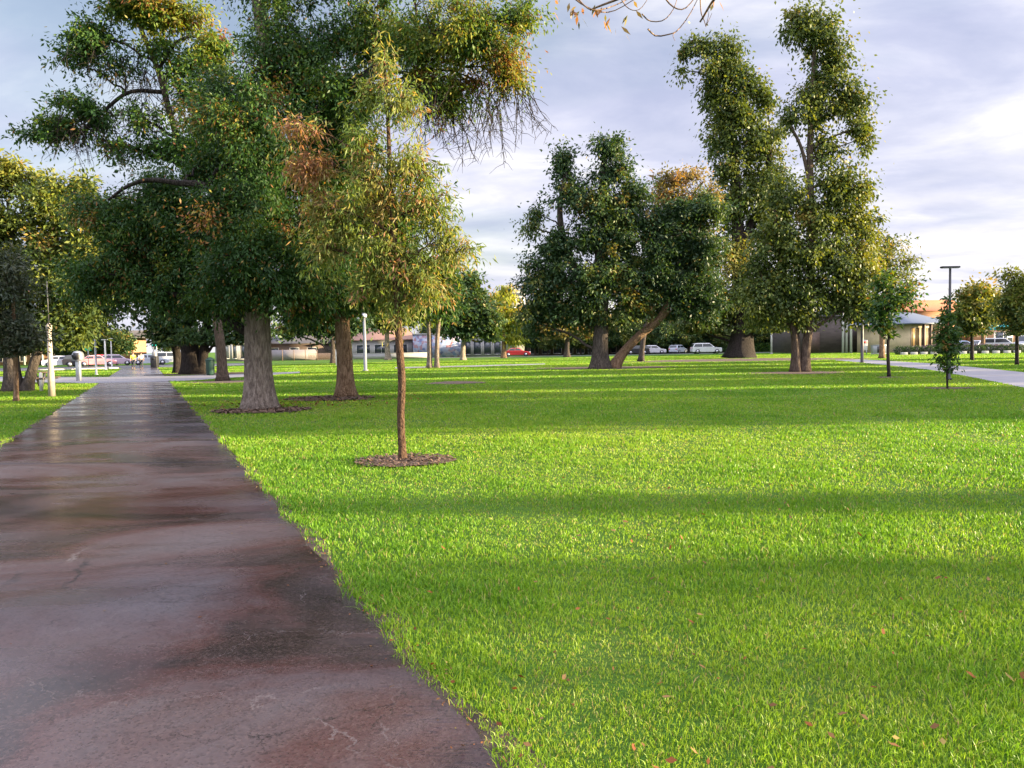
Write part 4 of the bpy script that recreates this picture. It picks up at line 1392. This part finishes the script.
# left street
building('shop_row', 'low row of warm brick shop fronts behind the parked cars at left', -60, 118, 128, 4.2, 10, M['brick_orange'], M['roof_dark'], 1.2, 2.6,
         [(.02 + i * .098, .02 + i * .098 + .07, .6, 2.8) for i in range(10)], None, [(i / 10., .14, 1.3, M['white_paint']) for i in range(11)])
building('corner_shop', 'grey and white corner building seen through the fig branches', 215, 250, 128, 3.6, 10, M['white_render'], M['roof_dark'], 0, .5, [(.1, .4, .5, 2.8), (.5, .62, .5, 2.8), (.72, .95, .5, 2.8)])
building('cottage', 'low cottage with dark roof and brown walls behind the corrugated fence', 264, 322, 138, 2.8, 9, M['brown_wall'], M['roof_dark'], 1.4, .6, [(.1, .25, .9, 2.1), (.45, .6, .9, 2.1), (.75, .9, .9, 2.1)])
building('tan_roof_building', 'low white building with tan roof behind the white lawn post', 352, 412, 140, 3.2, 10, M['white_render'], M['roof_tan'], 2.2, .6, [(.08, .3, .9, 2.4), (.38, .6, .9, 2.4), (.7, .92, .9, 2.4)], None, hip=True)
building('mural_building', 'flat roofed building painted with a pale blue mural', 413, 462, 136, 4.0, 10, M['mural'], M['white_render'], 0, .1, [], None, cat='building')
building('white_pavilion', 'white building with dark glazing behind the dense green dome tree', 463, 502, 138, 3.6, 10, M['white_render'], M['white_render'], 0, .5, [(.03, .2, .4, 2.9), (.27, .46, .4, 2.9), (.54, .72, .4, 2.9), (.8, .97, .4, 2.9)])
tw = building('tower_block', 'distant white multi storey block showing between tree crowns', 500, 526, 300, 23.5, 14, M['white_render'], M['white_render'], 0, .3,
              [(a, a + .26, z, z + 1.7) for z in (4, 7, 10, 13, 16, 19) for a in (.05, .37, .69)] + [(.05, .95, 21.3, 22.6)])
building('columned_building', 'long brown building with white framed dark openings behind the small golden tree', 528, 622, 141, 3.7, 10, M['brown_wall'], M['roof_dark'], 1.2, .6,
         [(.03 + i * .122, .03 + i * .122 + .08, .3, 2.7) for i in range(8)])
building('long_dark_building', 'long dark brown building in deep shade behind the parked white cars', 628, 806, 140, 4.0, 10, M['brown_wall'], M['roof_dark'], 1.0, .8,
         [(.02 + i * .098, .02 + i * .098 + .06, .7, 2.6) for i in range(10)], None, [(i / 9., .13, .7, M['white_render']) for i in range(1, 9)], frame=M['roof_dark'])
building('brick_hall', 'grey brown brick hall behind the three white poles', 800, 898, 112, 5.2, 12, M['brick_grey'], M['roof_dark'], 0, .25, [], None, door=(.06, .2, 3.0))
building('glazed_pavilion', 'small pavilion with blue grey hipped roof and sunlit glazed front', 900, 952, 104, 3.75, 8, M['cream'], M['roof_blue'], 1.6, 1.0,
         [(.03, .27, .7, 3.2), (.37, .5, .7, 3.2), (.56, .72, .7, 3.2)], M['sunrise_glass'], [(.32, .14, .5, M['bench_wood']), (.53, .14, .5, M['bench_wood']), (.76, .16, .5, M['bench_wood']), (.9, .3, .5, M['brick_orange'])], hip=True, yaw=.5)
building('tiled_house', 'orange brick house with terracotta tile roof behind the pavilion', 888, 966, 122, 6.1, 10, M['brick_orange'], M['tile'], 1.9, .5, [(.2, .35, 3.6, 5.2), (.6, .75, 3.6, 5.2)], None)
building('red_shop', 'red brick shop behind the car park', 985, 1075, 118, 3.6, 8, M['brick_orange'], M['red_sign'], 0, .3, [(.1, .3, .8, 2.6), (.4, .6, .8, 2.6), (.7, .9, .8, 2.6)])
aw = empty('awning', (X(1001, 113), 113, 0), 'teal fabric awning above the white station wagon', 'awning')
mb = MB()
mb.hexa([(-1.7, -1.2, 2.9), (1.7, -1.2, 2.9), (1.7, 1.2, 2.9), (-1.7, 1.2, 2.9)], [(-1.1, -.3, 3.75), (1.1, -.3, 3.75), (1.1, .3, 3.75), (-1.1, .3, 3.75)])
mb.build('canopy', M['teal'], aw)
for x in (-1.55, 1.55):
    for y in (-1.05, 1.05):
        mb = MB()
        mb.cyl((x, y, 0), (x, y, 2.95), .04, 8)
        mb.build('pole', M['white_paint'], aw)

# fences
fr = empty('corrugated_fence', (X(288, 122), 122, 0), 'tall grey corrugated metal fence beyond the lawn', 'fence')
w2 = (X(308, 122) - X(250, 122)) / 2
mb = MB()
mb.box(-w2, w2, 0, .05, .05, 1.75)
mb.build('panel', M['fence_grey'], fr)
for i in range(6):
    mb = MB()
    x = -w2 + 2 * w2 * i / 5
    mb.box(x - .05, x + .05, -.06, -.003, 0, 1.8)
    mb.build('post', M['timber'], fr)
fr = empty('rail_fence', (X(330, 122), 122, 0), 'low tan timber paling fence right of the corrugated fence', 'fence')
w2 = (X(352, 122) - X(309, 122)) / 2
mb = MB()
for i in range(52):
    x = -w2 + 2 * w2 * i / 51
    mb.box(x - .045, x + .045, 0, .025, .05, 1.15)
mb.build('palings', M['timber'], fr)
mb = MB()
for z in (.35, .9): mb.box(-w2, w2, .028, .075, z, z + .09)
mb.build('rail', M['timber'], fr)
fr = empty('white_wall', (X(392, 124), 124, 0), 'low white garden wall in front of the tan roofed building', 'wall')
w2 = (X(432, 124) - X(354, 124)) / 2
mb = MB()
mb.box(-w2, w2, 0, .2, 0, .9)
mb.build('wall', M['white_render'], fr)
mb = MB()
mb.box(-w2 - .03, w2 + .03, -.04, .24, .903, .97)
mb.build('coping', M['stone'], fr)


# ------------------------------------------------------------------ hedges and shrubs
def leafball(mbv, c, rad, n, L, r):
    dv = r.normal(size=(n, 3))
    dv /= np.linalg.norm(dv, axis=1)[:, None]
    pos = c + dv * np.array(rad) * (r.uniform(.6, 1.05, n)[:, None])
    pos[:, 2] = np.abs(pos[:, 2])
    dr = dv + r.normal(0, .6, (n, 3))
    dr /= np.linalg.norm(dr, axis=1)[:, None]
    s = np.cross(dr, r.normal(size=(n, 3)))
    s /= np.linalg.norm(s, axis=1)[:, None]
    mbv.append(np.stack([pos, pos + dr * L * .5 - s * L * .25, pos + dr * L, pos + dr * L * .5 + s * L * .25], 1))


def shrub(name, label, loc, rad, n, L, m, group=None, seed=0, tint=(.3, .15), cat='shrub'):
    r = np.random.default_rng(seed)
    root = empty(name, loc, label, cat, group)
    LV = []
    leafball(LV, np.array((0, 0, rad[2])), rad, n, L, r)
    V = np.concatenate(LV)
    k = len(V)
    mesh_np('foliage', V.reshape(-1, 3), np.arange(k)[:, None] * 4 + np.array([[0, 1, 2, 3]]), m, root, {'tint': np.repeat(np.clip(r.normal(tint[0], tint[1], k), 0, 1), 4)})
    mb = MB()
    for i in range(5):
        a = i * 1.3
        mb.tube([(.03 * math.cos(a), .03 * math.sin(a), 0), (rad[0] * .3 * math.cos(a), rad[1] * .3 * math.sin(a), rad[2] * .8), (rad[0] * .6 * math.cos(a), rad[1] * .6 * math.sin(a), rad[2] * 1.4)], [.025, .018, .008], 5)
    mb.build('stems', M['bark_dark'], root)
    return root


HG = 'clipped round shrubs along the car park edge'
h0 = shrub('round_shrub', 'clipped dark round shrub in the row along the car park', (X(900, 86), 86, 0), (.62, .6, .48), 700, .14, M['leaf_dark'], HG, 61, (.4, .12))
for i, px in enumerate([909, 919, 929, 939, 958, 967, 979, 990, 1001, 1012, 1022]):
    dup(h0, (X(px, 86), 86 + .3 * math.sin(i * 2), 0), i * .9, 1 + .12 * math.sin(i * 3.1))
shrub('lavender_hedge', 'low purplish flowering hedge behind the round shrubs', (X(966, 90), 90, 0), (8.6, .7, .5), 9000, .16, plain('lavender_leaf', (.17, .13, .14), .8, .4, 2), None, 62, cat='hedge')
shrub('green_hedge', 'low green hedge at the foot of the dark building beyond the mulch bed', (X(760, 136), 136, 0), (7.5, 1.0, .75), 6000, .3, M['leaf_ash'], None, 63, (.35, .15), cat='hedge')
shrub('bright_bush', 'light green bush behind the leaning trunk and the small white car', (X(662, 138), 138, 0), (3.6, 2.0, 2.6), 4200, .4, M['leaf_ash'], None, 64, (.5, .12))
ed = []
KG = 'white edging blocks between the round shrubs'
for i, px in enumerate([904, 914, 924, 934, 963, 973, 985, 996, 1007, 1017]):
    mb = MB()
    mb.box(-.35, .35, -.15, .15, 0, .3)
    o = mb.build('edging_block', M['stone'], None, bevel=.03)
    o.location = (X(px, 85.2), 85.2, 0)
    tag(o, 'white stone edging block between round shrubs along the car park', 'block', KG)


# ------------------------------------------------------------------ street furniture
def pole_thing(name, label, px, py, cat, depth=None):
    b = G(px, py) if depth is None else np.array((X(px, depth), depth, 0))
    return empty(name, tuple(b), label, cat), b[1]


# concrete light pole at left
o, d = pole_thing('light_pole', 'pale tapered concrete pole on the grass at left', 52, 396.5, 'pole')
mb = MB()
mb.tube([(0, 0, -.05), (0, 0, .9), (0, 0, 1.0), (0, 0, 2.5)], [.125, .118, .10, .075], 14)
mb.build('shaft', M['concrete_pole'], o, True)
mb = MB()
mb.tube([(0, 0, 2.5), (0, 0, 2.56), (0, 0, 2.72), (0, 0, 2.8)], [.075, .105, .105, .05], 14)
mb.build('cap', M['concrete_pole'], o, True)
mb = MB()
mb.tube([(0, 0, 2.8), (0, 0, 4.4)], [.025, .02], 8)
mb.build('upper_rod', M['dark_steel'], o)

# box on a post
o, d = pole_thing('box_post', 'short grey post carrying a pale box with a dark face', 79, 381, 'post')
s = d / F
mb = MB()
mb.box(-.13, .13, -.1, .1, 0, 20 * s)
mb.build('post', M['grey_steel'], o, bevel=.02)
mb = MB()
mb.box(-.27, .27, -.2, .2, 20 * s + .003, 26 * s)
mb.tube([(0, -.2, 25.5 * s), (0, .2, 25.5 * s)], [.27, .27], 16)
mb.build('box', M['grey_steel'], o)
mb = MB()
mb.box(-.16, .16, -.215, -.19, 21.5 * s, 28 * s)
mb.build('screen', M['black'], o)

# picnic bench
o, d = pole_thing('picnic_bench', 'dark picnic bench under the left trees', 39, 388, 'bench', 39)
for nm, (x0, x1, y0, y1, z0, z1) in (('table_top', (-.55, .55, -.35, .35, .7, .75)), ('seat', (-.55, .55, -.85, -.55, .43, .47)), ('seat', (-.55, .55, .55, .85, .43, .47))):
    mb = MB()
    mb.box(x0, x1, y0, y1, z0, z1)
    mb.build(nm, M['bench_wood'], o)
for x in (-.4, .4):
    mb = MB()
    mb.box(x - .04, x + .04, -.8, .8, .36, .428)
    mb.hexa([(x - .04, -.6, 0), (x + .04, -.6, 0), (x + .04, -.5, 0), (x - .04, -.5, 0)], [(x - .04, -.3, .698), (x + .04, -.3, .698), (x + .04, -.2, .698), (x - .04, -.2, .698)])
    mb.hexa([(x - .04, .5, 0), (x + .04, .5, 0), (x + .04, .6, 0), (x - .04, .6, 0)], [(x - .04, .2, .698), (x + .04, .2, .698), (x + .04, .3, .698), (x - .04, .3, .698)])
    mb.build('leg', M['dark_steel'], o)
o, d = pole_thing('bollard', 'white bollard with black band beside the picnic bench', 41.5, 391.5, 'bollard')
mb = MB()
mb.tube([(0, 0, 0), (0, 0, .78), (0, 0, .84)], [.07, .07, .03], 12)
mb.build('post', M['white_paint'], o)
mb = MB()
mb.cyl((0, 0, .52), (0, 0, .6), .074, 12)
mb.build('band', M['black'], o)


def lamp(name, label, px, py, h, mat, r=.07, head='bar', arm=.35, depth=None):
    o, d = pole_thing(name, label, px, py, 'lamp post', depth)
    mb = MB()
    mb.tube([(0, 0, 0), (0, 0, .08), (0, 0, .09), (0, 0, h * .5), (0, 0, h)], [r * 1.8, r * 1.8, r * 1.1, r, r * .75], 12)
    mb.build('pole', mat, o, True)
    mb = MB()
    if head == 'bar':
        mb.box(-arm, arm, -.1, .1, h, h + .07)
    else:
        mb.tube([(0, 0, h), (0, 0, h + .05), (0, 0, h + .3), (0, 0, h + .36)], [.1, .2, .2, .05], 14)
    mb.build('lamp_head', mat, o, bevel=.02)
    mb = MB()
    mb.box(-arm * .9, arm * .9, -.08, .08, h - .012, h - .002) if head == 'bar' else mb.cyl((0, 0, h + .06), (0, 0, h + .28), .203, 12)
    mb.build('lens', M['lamp_clear'], o)
    return o


lamp('lamp_post', 'tall dark park lamp with flat disc head behind the narrow sapling', 949, 380, Z(948, 268, G(949, 380)[1]), M['black'], .055, 'bar', .36)
lamp('lamp_post', 'dark path lamp with thick black foot beside the concrete path', 862, 363, 3.9, M['black'], .1, 'bar', .3)
lamp('lamp_post', 'white lamp pole on the grass left of the far path end', 106, 370, Z(106, 340, G(106, 370)[1]), M['white_paint'], .09, 'bar', .3)
lamp('lamp_post', 'thin pale lamp pole just before the far road at left', 112, 367, 3.4, M['white_paint'], .06, 'bar', .2)
lamp('lamp_post', 'pale pole in the lawn behind the brown trunk', 365.5, 371, Z(365, 318, G(365.5, 371)[1]), M['pole_grey'], .12, 'round', .2)
lamp('lamp_post', 'grey pole left of the white lamp pole near the street sign', 96.5, 375, 4.2, M['grey_steel'], .07, 'round', .2)
o, d = pole_thing('white_post', 'white post at the edge of the dark building behind the twin trunk tree', 771.5, 352, 'post', 110)
mb = MB()
mb.tube([(0, 0, 0), (0, 0, 3.6), (0, 0, 3.7)], [.13, .12, .04], 10)
mb.build('shaft', M['white_paint'], o)
mb = MB()
mb.cyl((0, 0, 0), (0, 0, .15), .2, 10)
mb.build('footing', M['stone'], o)
PG = 'white poles before the brick hall'
for px in (843, 846.5, 851):
    o, d = pole_thing('flag_pole', 'white pole in the trio before the brick hall', px, 350, 'pole', 104 if px > 850 else 106)
    o['group'] = PG
    mb = MB()
    mb.tube([(0, 0, 0), (0, 0, 4.2), (0, 0, 6.2)], [.16, .14, .08], 10)
    mb.build('shaft', M['white_paint'], o)
    mb = MB()
    mb.ball((0, 0, 6.25), .12, 8, 6)
    mb.build('finial', M['white_paint'], o)
o, d = pole_thing('notice_sign', 'white and red notice sign behind the dark path lamp', 864, 352, 'sign', 92)
mb = MB()
mb.box(-.42, .42, -.04, .04, .5, 1.75)
mb.build('board', M['white_paint'], o, bevel=.02)
mb = MB()
mb.box(-.42, .42, -.052, -.043, 1.35, 1.6)
mb.build('stripe', M['red_sign'], o)
for x in (-.3, .3):
    mb = MB()
    mb.box(x - .04, x + .04, -.035, .035, 0, .498)
    mb.build('leg', M['grey_steel'], o)
o, d = pole_thing('utility_cabinet', 'grey metal utility cabinet near the brick hall', 879, 352, 'cabinet', 92)
mb = MB()
mb.box(-.85, .85, -.3, .3, .1, 1.05)
mb.build('case', M['grey_steel'], o, bevel=.03)
mb = MB()
mb.box(-.92, .92, -.36, .36, 1.053, 1.12)
mb.build('lid', M['grey_steel'], o)
mb = MB()
mb.box(-.88, .88, -.33, .33, 0, .098)
mb.build('plinth', M['stone'], o)
mb = MB()
mb.box(-.35, .35, -.315, -.303, .2, .95)
mb.build('door', M['dark_steel'], o)

# green street sign
o, d = pole_thing('street_sign', 'green street name sign on a thin pole near the far road', 88, 372, 'sign', 95)
mb = MB()
mb.cyl((0, 0, 0), (0, 0, 2.6), .04, 8)
mb.build('pole', M['grey_steel'], o)
mb = MB()
mb.box(-.42, .42, -.015, .015, 2.0, 2.42)
mb.build('panel', M['sign_green'], o, bevel=.008)

# traffic lights
for px, lab in ((153.5, 'plain grey traffic signal pole by the far road'), (156.5, 'traffic signal with green lens beside the grey pole')):
    o, d = pole_thing('traffic_light', lab, px, 366, 'traffic light', 96)
    mb = MB()
    mb.tube([(0, 0, 0), (0, 0, 4.3)], [.075, .06], 10)
    mb.build('pole', M['grey_steel'], o)
    mb = MB()
    mb.box(-.14, .14, -.22, -.07, 2.4, 3.3)
    h_ = mb.build('signal_head', M['black'], o, bevel=.02)
    for i, (nm, c) in enumerate((('green_lens', (.01, .45, .35)), ('amber_lens', (.10, .06, .01)), ('red_lens', (.12, .01, .01)))):
        mb = MB()
        mb.cyl((0, -.222, 2.56 + i * .28), (0, -.235, 2.56 + i * .28), .1, 12)
        mb.build(nm, plain('signal_' + nm, c, .3, .05), h_)

# bins
o, d = pole_thing('litter_bin', 'black litter bin with pale top right of the far path', 155, 368, 'bin')
mb = MB()
mb.box(-.34, .34, -.3, .3, .04, 1.25)
mb.build('body', M['black'], o, bevel=.03)
mb = MB()
mb.box(-.2, .2, -.2, .2, 1.253, 1.75)
mb.build('hood', M['white_render'], o, bevel=.05)
mb = MB()
mb.box(-.2, .2, -.312, -.302, .9, 1.1)
mb.build('slot', M['rubber'], o)
o, d = pole_thing('green_bin', 'dark green litter bin between the fig trunk and the slim grey trunk', 210.5, 375.5, 'bin')
mb = MB()
mb.tube([(0, 0, .02), (0, 0, .1), (0, 0, .95), (0, 0, 1.0)], [.22, .27, .29, .3], 14)
mb.build('body', M['green_paint'], o, True)
mb = MB()
mb.tube([(0, 0, 1.003), (0, 0, 1.1), (0, 0, 1.25)], [.31, .3, .1], 14)
mb.build('lid', M['green_paint'], o, True)
o, d = pole_thing('white_stake', 'thin white pole behind the green litter bin', 217, 366, 'pole', 84)
mb = MB()
mb.tube([(0, 0, 0), (0, 0, 4.2)], [.06, .05], 8)
mb.build('shaft', M['white_paint'], o)
mb = MB()
mb.box(-.16, .16, -.05, .05, 4.2, 4.3)
mb.build('cap', M['white_paint'], o)

# small white plate near trunk
o, d = pole_thing('white_marker', 'small white marker post left of the brown trunk', 336.5, 365, 'post', 80)
mb = MB()
mb.box(-.12, .12, -.05, .05, 0, 1.55)
mb.build('post', M['white_paint'], o, bevel=.02)
mb = MB()
mb.box(-.14, .14, -.07, .07, 1.553, 1.62)
mb.build('cap', M['white_paint'], o)


# ------------------------------------------------------------------ people
def person(px, py, label, top, legs, hair, stride=.22, yaw=0, H=1.72):
    b = G(px, py)
    skin = plain('skin', (.45, .27, .19), .6, .08)
    root = empty('person', tuple(b), label, 'person', None, yaw)

    def skinned(name, verts, edges, rads, mat, par, root_i=0):
        me = bpy.data.meshes.new(name)
        me.from_pydata(verts, edges, [])
        o = bpy.data.objects.new(name, me)
        COL.objects.link(o)
        o.parent = par
        m = o.modifiers.new('skin', 'SKIN')
        for i, s in enumerate(me.skin_vertices[0].data):
            q = rads[i]
            s.radius = q if isinstance(q, tuple) else (q, q)
            s.use_root = i == root_i
        m.use_smooth_shade = True
        o.modifiers.new('sub', 'SUBSURF').levels = 1
        o.modifiers['sub'].render_levels = 1
        me.materials.append(mat)
        return o
    s = stride
    k = H / 1.72
    V = [(0, 0, .92), (0, 0, 1.12), (0, 0, 1.36), (0, 0, 1.46), (0, -.01, 1.55), (0, -.02, 1.66),
         (.09, 0, .88), (.10, -s * .5, .50), (.10, -s, .07), (.10, -s - .14, .04),
         (-.09, 0, .88), (-.10, s * .35, .50), (-.10, s, .10), (-.10, s - .12, .04),
         (.19, 0, 1.38), (.24, s * .4, 1.12), (.23, s * .5 - .12, .90), (.22, s * .5 - .17, .80),
         (-.19, 0, 1.38), (-.24, -s * .4, 1.12), (-.23, -s * .5 - .12, .90), (-.22, -s * .5 - .17, .80)]
    V = [(a * k, c * k, z * k) for a, c, z in V]
    E = [(0, 1), (1, 2), (2, 3), (3, 4), (4, 5), (0, 6), (6, 7), (7, 8), (8, 9), (0, 10), (10, 11), (11, 12), (12, 13), (2, 14), (14, 15), (15, 16), (16, 17), (2, 18), (18, 19), (19, 20), (20, 21)]
    Rr = [(.15, .11), (.14, .10), (.16, .10), .055, .085, .075, .085, .062, .042, .035, .085, .062, .042, .035, .055, .042, .034, .036, .055, .042, .034, .036]
    body = skinned('body', V, E, Rr, skin, root)
    sh = [0, 1, 2, 14, 15, 18, 19]
    ix = {v: i for i, v in enumerate(sh)}
    skinned('shirt', [V[i] for i in sh], [(ix[a], ix[c]) for a, c in E if a in ix and c in ix], [(.175, .135), (.165, .125), (.18, .125), .075, .058, .075, .058], top, root)
    tr = [0, 6, 7, 8, 10, 11, 12]
    ix = {v: i for i, v in enumerate(tr)}
    skinned('trousers', [V[i] for i in tr], [(ix[a], ix[c]) for a, c in E if a in ix and c in ix], [(.17, .13), .105, .08, .06, .105, .08, .06], legs, root)
    mb = MB()
    mb.ball((0, .005, 1.64 * k), (.098, .105, .10), 12, 8)
    mb.build('hair', hair, root, True)
    return root


hv = plain('hi_vis_yellow', (.60, .62, .05), .7, .05)
dk = plain('dark_cloth', (.03, .03, .04), .8, .1)
hair = plain('dark_hair', (.03, .02, .015), .7, .1)
vr = math.atan2(-pdir[1], -pdir[0]) + PI / 2
person(133.5, 368.6, 'person in yellow high visibility top walking on the far path', hv, dk, hair, .2, vr)
person(141.5, 368.8, 'person in pale top and dark trousers walking right of the yellow top', M['white_paint'], dk, hair, .22, vr + PI)

# labels of the setting
for nm, lab, c in (('lawn', 'green park lawn ground stretching to the street', 'lawn'), ('path', 'wide wet red brown asphalt path running into the distance', 'path'),
                   ('path_verge', 'thin soil strip along the asphalt path edges', 'soil'), ('cross_path', 'pale path crossing the asphalt path far off', 'path'),
                   ('concrete_path', 'pale concrete path curving in at the right', 'path'), ('far_footpath', 'thin pale footpath across the far lawn behind the twin stems', 'path'),
                   ('road', 'grey road at the far end of the path', 'road'), ('road_kerb', 'pale kerb along the far road', 'kerb'),
                   ('street', 'grey street with parked cars beyond the lawn', 'road'), ('car_park', 'grey car park behind the round shrubs', 'car park'),
                   ('mulch_chips', 'loose bark chips on the nearest mulch beds', 'mulch')):
    o = bpy.data.objects.get(nm)
    if o: tag(o, lab, c)
